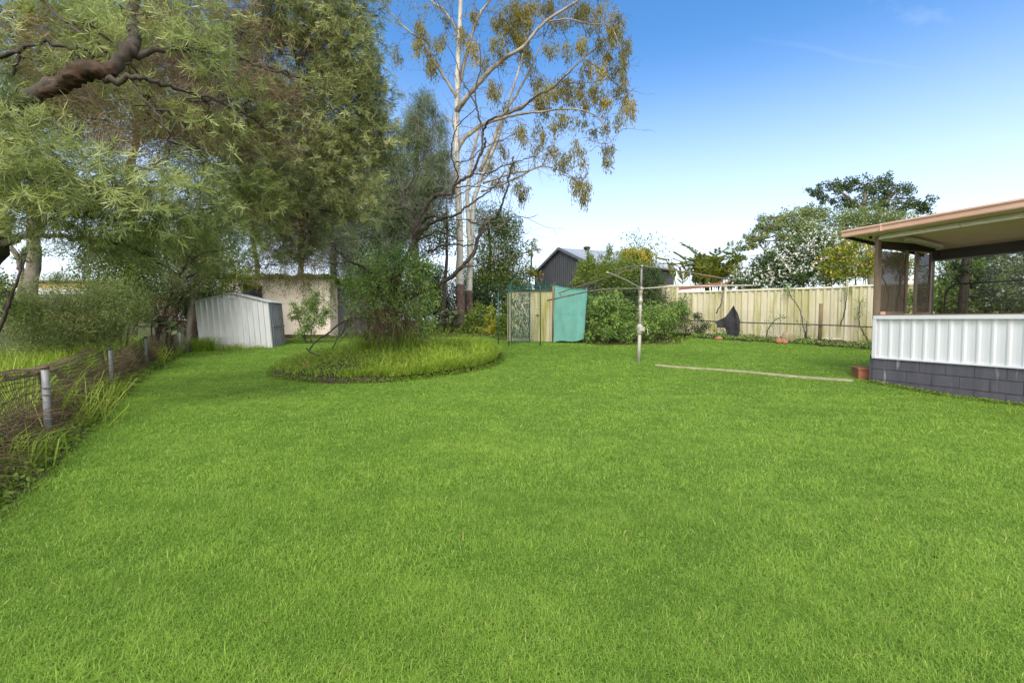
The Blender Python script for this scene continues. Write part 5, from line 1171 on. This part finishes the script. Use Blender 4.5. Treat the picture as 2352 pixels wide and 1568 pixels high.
# weeping she-oak in front of the gum
b = GP(960, 19.); 
def hangneedles(th, blobs):
    g = Geo()
    for bb in blobs:
        c, r = blob(bb); n = int(area(r)*520); k = max(6, n//60); cc = c+inball(k, .45)*r; i = rng.integers(0, k, n); dd = np.tile([0, 0, -1.], (n, 1))+rng.normal(0, .22, (n, 3)); sw = rng.normal(0, .35, (k, 3)); sw[:, 2] = 0
        strands(g, cc[i]+rng.normal(0, .13, (n, 3)), dd+sw[i], rng.uniform(.2, .5, n), .012, np.clip(rng.normal(.4, .14, k)[i]+rng.normal(0, .12, n), 0, 1))
    g.build('hanging_needles', M['casu'], th)
tree('she_oak', 'dark weeping she-oak left of the pale gum tree', 'tree', b, [b, P(955, 600, 19), P(952, 480, 19), P(958, 350, 19), P(965, 225, 19)], .15, .04,
     [(968, 245, 38, 40, 19), (985, 300, 50, 50, 19), (940, 320, 45, 60, 18.8), (900, 380, 50, 60, 18.8), (960, 400, 70, 60, 18.6), (1005, 380, 45, 60, 18.9), (1000, 440, 50, 45, 18.9), (930, 460, 70, 55, 18.7), (890, 470, 40, 60, 19), (960, 500, 55, 45, 19, .8, .6), (900, 540, 40, 40, 19, .6, .5)], 'casu', .13, .018, .8, 'bark', hang=1.3, tw=8, extra=hangneedles)
for lab, px, py0, top, d, r0, bl, mat in [
    ('slender brown-trunked tree left of the pale gum', 1018, 745, 470, 21.5, .10, [(1010, 500, 45, 50, 21.5, .8, .6), (985, 560, 40, 45, 22, .8, .6), (1030, 560, 35, 40, 22.5, .8, .5)], 'mid'),
    ('dark leafy tree directly right of the pale gum', 1118, 700, 500, 26, .14, [(1125, 510, 50, 45, 26), (1165, 540, 42, 55, 26), (1130, 590, 60, 50, 26), (1170, 620, 40, 40, 26), (1090, 640, 50, 40, 26.5), (1140, 650, 60, 35, 26)], 'mid'),
    ('sparse pale-leaved tree at the left edge of the grey workshop', 1215, 690, 560, 27, .07, [(1205, 580, 20, 25, 27, .7, .45), (1228, 570, 14, 22, 27, .5, .5), (1215, 630, 30, 30, 27, .8, .6), (1180, 655, 35, 30, 26.5)], 'yell')]:
    bgtree(px, top, d, 0, lab, bl, mat, .11, .055, bark='bark', r0=r0, r1=r0*.4, cov=1.5, tw=9)
for lab, bl, mat in [
    ('dark mass of understorey shrub behind the creeper', [(1010, 690, 50, 50, 24.5), (960, 690, 60, 50, 24), (1030, 720, 35, 35, 24), (880, 700, 70, 60, 23.5), (1000, 640, 40, 35, 25.5)], 'dark'),
    ('dark shrub behind the base of the pale gum', [(1105, 690, 45, 40, 24.5), (1150, 690, 45, 40, 24.5), (1190, 690, 40, 40, 24.5), (1070, 690, 40, 45, 25.5)], 'dark'),
    ('bright understorey shrub right of the pale gum base', [(1090, 735, 28, 28, 20.6), (1112, 725, 28, 30, 20.8), (1075, 755, 18, 14, 20.3)], 'mid'),
    ('yellow-topped bushy shrub left of the thin green stake', [(1133, 730, 18, 30, 20), (1128, 752, 25, 20, 19.8), (1150, 745, 24, 28, 19.8)], 'yell'),
    ('green shrub right of the thin green stake', [(1165, 735, 22, 35, 19), (1180, 715, 25, 40, 19.3)], 'mid')]:
    shrub('understorey_shrub', lab, bl, mat, .10, .05, 1.7, tw=6)
def fern():
    b = GP(1035, 21.2); th = thing('tree_fern', 'pale layered fern fronds left of the gum base', 'fern', b); g = Geo(); c = P(1040, 722, 21.2)
    for k in range(26):
        a = rng.uniform(0, 2*math.pi); l = rng.uniform(.6, 1.0); c2 = c+np.array([0, 0, rng.uniform(-.5, .1)]); e = c2+np.array([math.cos(a)*l, math.sin(a)*l, rng.uniform(-.1, .12)]); q = smooth([c2, (c2+e)/2+np.array([0, 0, .12]), e], 8)
        g.tube(q, .006, 3, cap=False); n = 60; i = rng.uniform(0, len(q)-1.01, n); p = q[i.astype(int)]+(q[i.astype(int)+1]-q[i.astype(int)])*(i % 1)[:, None]
        t = unit(e-c2); sd_ = np.cross(t, [0, 0, 1.]); ax = sd_*np.where(rng.random(n) < .5, 1, -1)[:, None]+t*.5; leafquads(g, p, ax, .14*(1-i/len(q)*.6), .03, rng.normal(.55, .15, n))
    g.build('fronds', M['pale'], th); s_ = Geo(); s_.tube([b, c], .06, 7, bump=.1); s_.build('stem', M['bark'], th)
fern()
# creeper along the top of the outbuildings, hanging
def roofvine(name, label, pts, seed_d):
    a, b = pts; th = thing(name, label, 'climbing plant', (a+b)/2); g = Geo(); s_ = Geo(); n = 5200
    u = rng.random(n); p = a+(b-a)*u[:, None]; p[:, 2] += .02+.14*rng.random(n)*(1+.5*np.sin(u*7.3)*np.sin(u*23)); p[:, 1] += rng.uniform(-.22, .25, n)
    leafquads(g, p, rvec(n), .075, .045, rng.normal(.5, .2, n))
    for k in range(46):
        t = rng.random()**.6; c = a+(b-a)*t; l = rng.uniform(.15, .9)*(.35+1.1*t)*(1 if rng.random() < .8 else 1.6); q = smooth([c+np.array([0, -.2, .05]), c+np.array([rng.normal(0, .05), -.24, -l*.5]), c+np.array([rng.normal(0, .12), -.22, -l])], 5)
        s_.tube(q, .005, 3, cap=False); m = int(70*l); pp_ = q[rng.integers(0, len(q), m)]+rng.normal(0, .06, (m, 3))*np.array([1, .4, 1]); leafquads(g, pp_, rvec(m)+np.array([0, 0, -.6]), .07, .035, rng.normal(.4, .18, m))
    s_.build('stems', M['barkgrey'], th); g.build('leaves', M['mid'], th)
roofvine('roof_creeper', 'leafy creeper trailing over the cream outbuilding roof edge', (P(520, 640, 20.9), P(770, 640, 20.7)), 21)
roofvine('roof_creeper', 'leafy creeper trailing over the grey outbuilding roof', (P(765, 650, 21.5), P(870, 652, 21.6)), 21.5)
shrub('sapling', 'small loose sapling in front of the cream outbuilding', [(712, 735, 34, 30, 18), (715, 700, 22, 25, 18), (680, 712, 22, 16, 18), (745, 722, 20, 22, 18), (700, 765, 26, 18, 18), (730, 680, 16, 16, 18, .3, .7), (672, 728, 12, 10, 18, .2, .8)], 'vine', .065, .034, 1.15, tw=9, stems=3, r=.018)

# ---- right-hand side
for lab, bl, mat, Lf, Wf, kw in [
    ('feathery light green bush right behind the teal shade cloth', [(1385, 630, 50, 36, 18.4), (1345, 628, 24, 26, 18.2), (1420, 640, 50, 40, 18.4), (1395, 590, 14, 28, 18.4, .5, .6), (1350, 592, 12, 22, 18.4, .4, .6), (1322, 650, 20, 12, 17.8), (1435, 615, 40, 26, 18.6)], 'mid', .085, .03, dict(tmean=.75)),
    ('tall dark small-leaved hedge behind the hoist pole', [(1480, 640, 45, 32, 18.6), (1500, 690, 36, 45, 18.6), (1450, 690, 50, 50, 18.4), (1400, 690, 50, 50, 18.2), (1505, 640, 22, 26, 18.8), (1370, 720, 45, 50, 17.6), (1440, 735, 50, 40, 17.6)], 'dark', .06, .036, dict(tmean=.55)),
    ('arching bright bush at the front of the clump left of the hoist', [(1400, 745, 40, 32, 15.6), (1375, 710, 32, 40, 15.9), (1430, 720, 36, 42, 15.8), (1360, 760, 24, 18, 15.4), (1420, 765, 40, 16, 15.2), (1415, 690, 20, 25, 16, .4, .6)], 'vine', .11, .045, dict(droop=.35, tmean=.45)),
    ('low leafy bush right behind the hoist pole', [(1500, 730, 36, 36, 15.8), (1480, 755, 28, 20, 15.4), (1530, 745, 30, 28, 16), (1555, 720, 26, 26, 16.4), (1575, 712, 16, 14, 16.4, .3, .7)], 'vine', .085, .04, dict(droop=.2, tmean=.5)),
    ]:
    shrub('garden_bush', lab, bl, mat, Lf, Wf, 1.9, 'bush', tw=8, spread=.33, **kw)
b = GP(1465, 22.5)
tree('yellow_bush_tree', 'yellowing leafy tree behind the grey workshop end', 'tree', b, straight(1465, 0, 1462, 600, 22.5), .08, .04, [(1455, 595, 34, 24, 22.5), (1480, 600, 26, 22, 22.5), (1440, 585, 16, 16, 22.5), (1470, 580, 20, 14, 22.5)], 'yell', .09, .05, 1.7, tw=8, tmean=.68)
def wisps():
    b = GP(1470, 23.); th = thing('wispy_tree', 'nearly bare wispy tree with a few leaves above the yellow tree', 'tree', b); g = Geo(); lv = Geo(); st = P(1465, 600, 23)
    g.tube([b, st], .04, 6)
    for x, y in [(1395, 565), (1420, 545), (1440, 532), (1455, 530), (1480, 540), (1500, 535), (1520, 545), (1540, 550), (1555, 565), (1550, 595), (1530, 570), (1410, 580), (1470, 528), (1545, 610), (1500, 560)]:
        e = P(x, y, 23+rng.uniform(-.6, .6)); q = smooth([st, st*.5+e*.5+rng.normal(0, .12, 3)+np.array([0, 0, .15]), e], 5, .02); g.tube(q, np.linspace(.016, .005, len(q)), 4, cap=False)
        n = 20; p = q[rng.integers(len(q)//3, len(q), n)]+rng.normal(0, .10, (n, 3)); leafquads(lv, p, np.tile([0, 0, -1.], (n, 1))+rng.normal(0, .5, (n, 3)), .13, .06, rng.normal(.4, .2, n))
    g.build('branches', M['barkgrey'], th); lv.build('crown', M['weed'], th)
wisps()
def palm():
    b = GP(1632, 22.); th = thing('cane_palm', 'clump of yellow-green cane palm fronds above the cream fence', 'palm', b); g = Geo(); lv = Geo()
    for k in range(120):
        px = rng.normal(1628, 30); c = P(px, rng.uniform(640, 665), 22+rng.normal(0, .5)); a = rng.uniform(0, 2*math.pi); l = rng.uniform(.8, 1.75); out = np.array([math.cos(a), math.sin(a)*.7])*l*rng.uniform(.15, .85)
        e = c+np.array([out[0], out[1], l*rng.uniform(.35, 1.05)]); m = (c+e)/2+np.array([0, 0, .22*l])-np.array([out[0], out[1], 0])*.15; q = smooth([c, m, e], 8); g.tube(q, np.linspace(.014, .004, len(q)), 4, cap=False)
        n = 90; i = rng.uniform(2, len(q)-1.01, n); ii = i.astype(int); p = q[ii]+(q[ii+1]-q[ii])*(i % 1)[:, None]; t = unit(q[ii+1]-q[ii]); s_ = unit(np.cross(t, [0, 0, 1.]))*np.where(rng.random(n) < .5, 1, -1)[:, None]
        leafquads(lv, p, s_*.75+t*.9+np.array([0, 0, -.25]), .36*(1.1-i/len(q)*.6), .040, rng.normal(.42 if px > 1600 else .66, .15, n))
    for k in range(7):
        x = b+np.array([rng.normal(0, .35), rng.normal(0, .3), 0]); g.tube([x, P(1630+rng.normal(0, 20), 655, 22)], .035, 6)
    g.build('stems', M['weed'], th); lv.build('fronds', M['palm'], th)
palm()
def addflowers(name, mat, per, size):
    def fn(th, blobs):
        g = Geo()
        for bb in blobs:
            if len(bb) > 7 and bb[7] == 0: continue
            c, r = blob(bb); n = int(area(r)*per*6); d = unit(rvec(n)+np.array([0, -.6, .35])); p = c+d*r*rng.uniform(.85, 1.35, (n, 1))
            k = 4; pi = np.repeat(p, k, 0)+rng.normal(0, size*.35, (n*k, 3)); leafquads(g, pi, rvec(n*k)+np.array([0, -.5, .3]), size, size*.75, np.clip(rng.normal(.6, .2, n*k), 0, 1))
        g.build(name, M[mat], th)
    return fn
shrub('white_flowering_shrub', 'large dark-leaved shrub covered with white blossom behind the cream fence', [(1860, 580, 50, 42, 19), (1810, 610, 55, 42, 19), (1760, 630, 50, 35, 19), (1730, 640, 40, 24, 18.8), (1880, 620, 55, 35, 19), (1830, 640, 60, 25, 18.6), (1890, 555, 30, 22, 19), (1790, 580, 30, 20, 19.2), (1730, 660, 22, 18, 17.6), (1925, 640, 35, 22, 18.5), (1700, 645, 22, 16, 18.6), (1745, 655, 26, 20, 17.4), (1900, 590, 50, 35, 18.8), (1690, 655, 24, 14, 17.9), (1770, 605, 40, 30, 18.8)], 'dark', .085, .05, 1.9, tw=5, extra=addflowers('blossom', 'flower', 8, .07), tmean=.75)
shrub('yellow_flowering_shrub', 'yellow-flowered loose shrub at the left of the pavilion roof', [(1930, 590, 38, 26, 16), (1970, 600, 40, 32, 15.6), (1955, 570, 25, 16, 15.8), (1900, 615, 28, 24, 16.2), (1990, 625, 36, 20, 15.4), (1940, 625, 36, 20, 15.8), (2030, 600, 50, 30, 15.4), (2080, 610, 40, 30, 15.2)], 'yell', .075, .036, 1.2, tw=14, extra=addflowers('blossom', 'yflower', 4.5, .055), tmean=.25)
b = GP(1905, 27.)
tree('umbrella_tree', 'wide layered pale green tree behind the white blossom', 'tree', b, [[b, P(1900, 640, 27), P(1880, 580, 27), P(1840, 540, 27)], [P(1900, 640, 27), P(1940, 580, 27), P(1990, 540, 27)]], .2, .07,
     [(1760, 530, 45, 14, 27.), (1730, 555, 36, 12, 27), (1790, 505, 50, 14, 27.5), (1830, 510, 50, 26, 27), (1870, 490, 55, 16, 27.5), (1850, 540, 60, 26, 26.5), (1930, 510, 60, 26, 27), (1990, 500, 60, 22, 27), (1960, 545, 60, 26, 26.5), (2050, 510, 55, 22, 27), (1900, 560, 60, 20, 26), (1810, 560, 45, 18, 26.5), (2020, 550, 50, 24, 26.5), (1705, 570, 18, 10, 27, .6, .7), (2090, 520, 40, 22, 27)], 'umbrella', .13, .065, 1.7, 'barkgrey', up=.15, tw=9, tmean=.5, spread=.4)
b = GP(1765, 25.5)
tree('spreading_tree', 'fine-branched flat-topped tree left of the umbrella tree', 'tree', b, [b, P(1768, 640, 25.5), P(1765, 595, 25.5), P(1745, 560, 25.5)], .09, .04, [(1735, 545, 32, 9, 25.5), (1765, 520, 36, 10, 25.6), (1715, 568, 24, 8, 25.4), (1790, 545, 25, 9, 25.6), (1708, 592, 20, 8, 25.4)], 'umbrella', .11, .055, 1.6, 'barkgrey', tw=14, tmean=.5)
b = GP(2000, 34.)
tree('dark_crowned_tree', 'tallest dark-crowned tree far behind the pavilion roof', 'tree', b, [[b, P(2000, 560, 34), P(1985, 490, 34), P(1930, 440, 34)], [P(2000, 560, 34), P(2020, 480, 34), P(2060, 440, 34)], [P(1990, 520, 34), P(1985, 470, 34), P(1990, 425, 34)]], .24, .08,
     [(1885, 440, 32, 18, 34), (1920, 425, 34, 20, 34), (1960, 420, 34, 20, 34), (2005, 425, 36, 20, 34), (2040, 420, 26, 18, 34), (2070, 445, 36, 24, 34), (2120, 465, 32, 20, 34), (2020, 455, 30, 20, 34), (1900, 460, 26, 14, 34), (2090, 480, 40, 18, 34), (2130, 485, 20, 12, 34), (1985, 470, 40, 18, 33.5), (2040, 480, 40, 16, 33.5), (1940, 475, 30, 14, 33.5), (1950, 450, 25, 14, 34, .8, .7)], 'dark', .16, .09, 1.15, 'barkgrey', tw=16, tmean=.6, spread=.3)
# hedge and trees seen through the pavilion
for lab, bl, mat, fl in [
    ('bright leafy hedge seen through the near end of the pavilion', [(2180, 640, 50, 40, 12.6), (2150, 690, 40, 40, 12.4), (2230, 620, 50, 40, 12.4), (2280, 650, 50, 50, 12.0), (2200, 690, 50, 40, 12.2), (2105, 690, 24, 40, 12.4)], 'vine', 0),
    ('white-flowered hedge seen through the right of the pavilion', [(2300, 600, 50, 40, 12.8), (2340, 650, 50, 50, 12.2), (2250, 690, 50, 40, 12.2), (2330, 700, 60, 40, 11.8), (2390, 640, 60, 60, 11.8), (2430, 690, 60, 50, 11.4), (2260, 580, 40, 25, 13)], 'mid', 1)]:
    shrub('hedge_bush', lab, bl, mat, .075, .045, 1.7, 'hedge', tw=6, extra=addflowers('blossom', 'flower', 14, .05) if fl else None)
def darkhang():
    a = GP(2205, 10.4); th = thing('shade_tree', 'dark-leaved tree overhanging behind the pavilion blind', 'tree', a); g = Geo(); lv = Geo()
    q = limb(g, [a, P(2212, 690, 10.4), P(2218, 600, 10.4), P(2225, 520, 10.5)], .10, .06, 8); g.build('trunk', M['bark'], th, smooth=True); g = Geo()
    for x in [(2240, 540, 60, 20, 10.5), (2320, 530, 60, 22, 10.3), (2190, 570, 30, 16, 10.5), (2260, 640, 40, 45, 10.4, .3, .5), (2210, 640, 22, 55, 10.4, .25, 1.), (2300, 690, 60, 25, 10.3, .3, .6), (2400, 560, 70, 40, 10)]:
        c, r = blob(x); reach(g, q, [c], .025, .008); clumps(lv, c, r, int(1.4*area(r)/(.5*.09*.06)*(x[6] if len(x) > 6 else 1)), .09, .06, droop=.4, tmean=.35)
    g.build('branches', M['bark'], th); lv.build('crown', M['dark'], th)
darkhang()
# vines and saplings on the cream fence
def fvine(name, label, t, pts, leaves, mat='vine', r=.012, Lf=.06):
    """pts: (dt, out, z) along the fence; leaves: (index fraction, count, spread)"""
    th = thing(name, label, 'climbing plant', fpt(t, pts[0][1])); g = Geo(); q = smooth([fpt(t+a, o, z_) for a, o, z_ in pts], 6, .008); g.tube(q, np.linspace(r*1.5, r*.8, len(q)), 6, bump=.08); g.build('stem', M['bark'], th)
    if leaves:
        lv = Geo()
        for f_, n, s_ in leaves:
            c = q[int(f_*(len(q)-1))]; p = c+rng.normal(0, 1, (n, 3))*np.array([s_, .06, s_]); leafquads(lv, p, rvec(n)+np.array([0, 0, -.4]), Lf, Lf*.5, rng.normal(.45, .2, n))
        lv.build('leaves', M[mat], th)
fvine('fence_vine', 'leaning sapling with a leafy top left of the fence join', .70, [(.0, .55, 0), (-.01, .4, .5), (-.02, .3, 1.0), (-.045, .2, 1.4), (-.055, .15, 1.7)], [(1, 60, .10), (.9, 45, .10), (.3, 60, .12)])
fvine('fence_vine', 'thick dark sapling stem nearest the pavilion post', .925, [(.0, .5, 0), (-.002, .45, .6), (-.01, .4, 1.2), (-.005, .35, 1.6), (.0, .2, 2.1)], [], r=.03)
fvine('fence_vine', 'slim curved stem left of the thick dark sapling', .885, [(-.02, .5, .0), (.0, .42, .7), (.012, .35, 1.3), (.01, .25, 1.7), (-.01, .2, 2.2)], [(1, 30, .12)], r=.018)
fvine('fence_vine', 'bushy-headed vine stem hanging from the fence top right of the timber post', .80, [(-.015, .4, .55), (-.005, .3, 1.0), (.0, .2, 1.5), (.0, .12, 1.78)], [(1, 90, .22), (.85, 40, .1)])
fvine('fence_vine', 'forked leafy vine between two bare stems on the fence', .835, [(.02, .45, .1), (.0, .35, .5), (-.005, .28, .9), (-.003, .2, 1.3)], [(1, 60, .10), (.75, 70, .10), (.3, 40, .12)])
fvine('fence_vine', 'hanging vine with dense leaves left of the draped cloth', .335, [(.0, .25, 1.5), (-.015, .3, 1.2), (-.035, .4, .9), (-.05, .5, .6)], [(.3, 190, .14), (.5, 240, .16), (.75, 200, .2), (1, 200, .28)], 'vine', Lf=.07)
fvine('fence_vine', 'thin creeper with few leaves above the soil in the fence middle', .61, [(-.02, .6, .1), (-.01, .5, .45), (.01, .4, .7), (.035, .35, .75)], [(.5, 60, .16), (.8, 50, .12), (.2, 50, .14)])
fvine('fence_vine', 'dark straight creeper stem behind the peak of the draped cloth', .455, [(-.02, .3, .8), (-.004, .22, 1.2), (.0, .15, 1.75)], [(1, 40, .12)], r=.015)
def fbush(name, label, spots, mat):
    th = thing(name, label, 'weeds', fpt(*spots[0][:2])); g = Geo(); s_ = Geo(); b0 = fpt(*spots[0][:2])
    for t, o, z_, r_, n in spots:
        c = fpt(t, o, z_); clumps(g, c, np.array([r_*1.3, r_, r_]), n, .06, .028, tmean=.4, spread=.35); s_.tube([fpt(t, o), c], .008, 4)
        for _ in range(8): s_.tube([fpt(t, o)+rng.normal(0, .05, 3), c+inball(1)[0]*r_], .003, 3, cap=False)
    s_.build('stems', M['bark'], th); g.build('leaves', M[mat], th)
fbush('fence_weeds', 'dark tangled weeds under the left end of the black rail', [(.30, .9, .35, .3, 900), (.35, .95, .3, .3, 900), (.40, .95, .3, .25, 700), (.26, .9, .45, .35, 900), (.385, .8, .7, .2, 350)], 'dark')
fbush('fence_weeds', 'fresh green weeds at the foot of the draped cloth', [(.465, 1.1, .12, .16, 420), (.485, 1.15, .08, .12, 250)], 'vine')
fbush('fence_weeds', 'green weeds at the soil end beside the pavilion', [(.885, 1.25, .10, .16, 420), (.92, 1.2, .12, .16, 420), (.96, 1.2, .12, .18, 420), (1.0, 1.1, .1, .15, 300)], 'vine')

g = Geo(); n = 5200; t = rng.uniform(.38, 1.06, n); o = rng.uniform(.35, 1.55, n); k = rng.random(n) < np.clip(.12+.55*(np.sin(t*61)*np.sin(t*23+1) > .2)+.6*(o > 1.2), 0, 1); t, o = t[k], o[k]; n = len(t)
d_ = unit(FB-FA); nr_ = np.array([d_[1], -d_[0]]); q = FA+(FB-FA)*t[:, None]+nr_*o[:, None]; p = np.stack([q[:, 0], q[:, 1], gz(q[:, 0], q[:, 1])+.04+rng.uniform(0, .10, n)], 1)
ax = rvec(n); ax[:, 2] = np.abs(ax[:, 2]); leafquads(g, p, ax, .07, .035, rng.normal(.5, .2, n)); props(g.build('bed_edge_weeds', M['vine']), 'patchy low green weeds over the soil along the cream fence', 'weeds', kind='stuff')
g = Geo(); n = 1500; t = rng.uniform(.38, 1.06, n); q = FA+(FB-FA)*t[:, None]+nr_*rng.uniform(.2, 1.3, n)[:, None]; p = np.stack([q[:, 0], q[:, 1], gz(q[:, 0], q[:, 1])+.07], 1); ax = rvec(n)*np.array([1, 1, .25]); leafquads(g, p, ax, .10, .04, rng.random(n))
props(g.build('leaf_litter', M['dry']), 'dry brown leaf litter on the soil along the cream fence', 'leaf litter', kind='stuff')
# ---- grass tufts and weeds along the left fence and shed
def tuft(label, p, n, h, w, spread, tmean=.5, group='grass tufts along the wire fence', mat='long', lean=(.4, 1.3)):
    g = Geo(); k = rng.normal(size=(n, 2))*spread; q = np.stack([p[0]+k[:, 0], p[1]+k[:, 1], gz(p[0]+k[:, 0], p[1]+k[:, 1])-.02], 1)
    blades(g, q, h*rng.uniform(.45, 1.15, n), w*rng.uniform(.7, 1.3, n), rng.uniform(*lean, n), rng.normal(tmean, .18, n), curl=.55)
    props(g.build('grass_tuft', M[mat], origin=p), label, 'grass tuft', group)
def lfp(y, out): return np.array([float(lf_x(y))+out, y, float(gz(lf_x(y)+out, y))])
tuft('bright green grass tuft at the bottom left corner before the fence', lfp(4.05, -.12), 170, .50, .010, .13)
tuft('broad-bladed tuft in front of the nearest grey post', lfp(4.45, -.05), 70, .36, .010, .10, .55)
tuft('tall arching yellow-green grass right of the nearest post', lfp(5.9, -.10), 190, .80, .0075, .24, .66, lean=(.7, 1.6))
tuft('arching grass tuft between the two nearest posts', lfp(6.8, -.16), 110, .75, .0075, .22, .62, lean=(.7, 1.6))
tuft('thin grass tuft left of the second post', lfp(7.6, -.3), 90, .7, .0075, .22, .6, lean=(.7, 1.6))
tuft('long green grass behind the nearest fence panel', lfp(4.9, -1.1), 260, 1.05, .009, .35, .5, lean=(.7, 1.6))
tuft('tall seeding grass behind the post nearest the camera', lfp(6.0, -1.2), 260, 1.2, .008, .35, .55, lean=(.7, 1.6))
tuft('yellow-green grass leaning behind the second panel', lfp(7.4, -1.1), 260, 1.0, .008, .3, .6, lean=(.7, 1.6))
tuft('bright grass patch behind the third fence panel', lfp(9.6, -1.5), 1100, .95, .009, .45, .6, lean=(.4, 1.5))
tuft('bright sunlit grass patch behind the fourth fence panel', lfp(11.8, -1.7), 1700, 1.05, .010, .5, .66, lean=(.4, 1.5))
tuft('pale grass patch behind the last fence panels', lfp(13.8, -1.5), 1500, 1.0, .011, .5, .66, lean=(.4, 1.5))
tuft('yellow-green tuft poking through the fence near its far end', lfp(13.3, -.05), 130, .62, .010, .13, .66)
tuft('lush dark green tuft at the left foot of the zinc shed', GP(462, 16.3), 420, .72, .014, .22, .42, 'grass tufts at the zinc shed', lean=(.6, 1.5))
tuft('thin tuft at the middle of the zinc shed front', GP(545, 16.65), 150, .34, .010, .22, .6, 'grass tufts at the zinc shed')
tuft('small sparse tuft left of middle on the shed front', GP(515, 16.6), 190, .30, .012, .22, .6, 'grass tufts at the zinc shed')
tuft('tiny tuft toward the open right end of the shed front', GP(590, 16.75), 140, .22, .011, .2, .6, 'grass tufts at the zinc shed')
# weedy ground cover and dry thatch along the fence foot and behind it
g = Geo(); g2 = Geo(); n = 12000; y = rng.uniform(1.8, 16.2, n); o = np.abs(rng.normal(0, .10, n))*np.where(rng.random(n) < .5, -1.8, 1.0)+.02; x = lf_x(y)+o
p = np.stack([x, y, gz(x, y)+rng.uniform(0, .13, n)*np.exp(-np.abs(o)*3)], 1); ax = rvec(n); ax[:, 2] = np.abs(ax[:, 2])*.7; leafquads(g, p, ax, .045+.002*y, .024+.001*y, rng.normal(.5, .2, n))
n = 9000; x = rng.uniform(-17, -4, n); y = rng.uniform(3.5, 19, n); k = x < lf_x(np.minimum(y, 16))-.35; x, y = x[k], y[k]; n = len(x)
p = np.stack([x, y, gz(x, y)+rng.uniform(0, .3, n)], 1); leafquads(g, p, rvec(n)+np.array([0, 0, .4]), .09, .04, rng.normal(.4, .2, n))
props(g.build('fence_weeds_cover', M['weed']), 'low weeds along and behind the wire fence', 'weeds', kind='stuff')
n = 10000; y = rng.uniform(2, 15.6, n); o = -.09-np.abs(rng.normal(0, .14, n)); x = lf_x(y)+o; p = np.stack([x, y, gz(x, y)+rng.uniform(-.02, .55, n)*rng.random(n)**.8], 1)
d_ = np.stack([.55*rng.choice([-1, 1], n), .85*np.ones(n), rng.normal(.15, .35, n)], 1)+rng.normal(0, .35, (n, 3)); strands(g2, p, d_, rng.uniform(.15, .5, n), .0065, rng.random(n), sag=.25)
props(g2.build('dry_thatch', M['dry']), 'dry brown thatch caught behind the wire fence', 'dry grass', kind='stuff')
# leaf litter and low growth under the back trees
g = Geo(); n = 16000; x = rng.uniform(-9, 8, n); y = rng.uniform(15.2, 25, n); k = y > back_y(x)-.25; x, y = x[k], y[k]; n = len(x)
p = np.stack([x, y, gz(x, y)+rng.uniform(0, .22, n)*(y > back_y(x)+.6)], 1); leafquads(g, p, rvec(n)+np.array([0, 0, .5]), .10, .05, rng.normal(.38, .22, n))
props(g.build('undergrowth', M['weed']), 'low undergrowth beneath the back trees', 'undergrowth', kind='stuff')
# ragged weeds at the foot of the pavilion wall
g = Geo(); n = 1500; s_ = rng.uniform(0, 3, n); o = -.07-np.abs(rng.normal(0, .07, n)); x = PO[0]+PT[0]*s_+PN[0]*o; y = PO[1]+PT[1]*s_+PN[1]*o
p = np.stack([x, y, gz(x, y)+rng.uniform(0, .05, n)], 1); ax = rvec(n); ax[:, 2] = np.abs(ax[:, 2]); leafquads(g, p, ax, .035, .022, rng.normal(.5, .2, n))
props(g.build('wall_weeds', M['weed']), 'ragged little weeds along the block wall foot', 'weeds', kind='stuff')
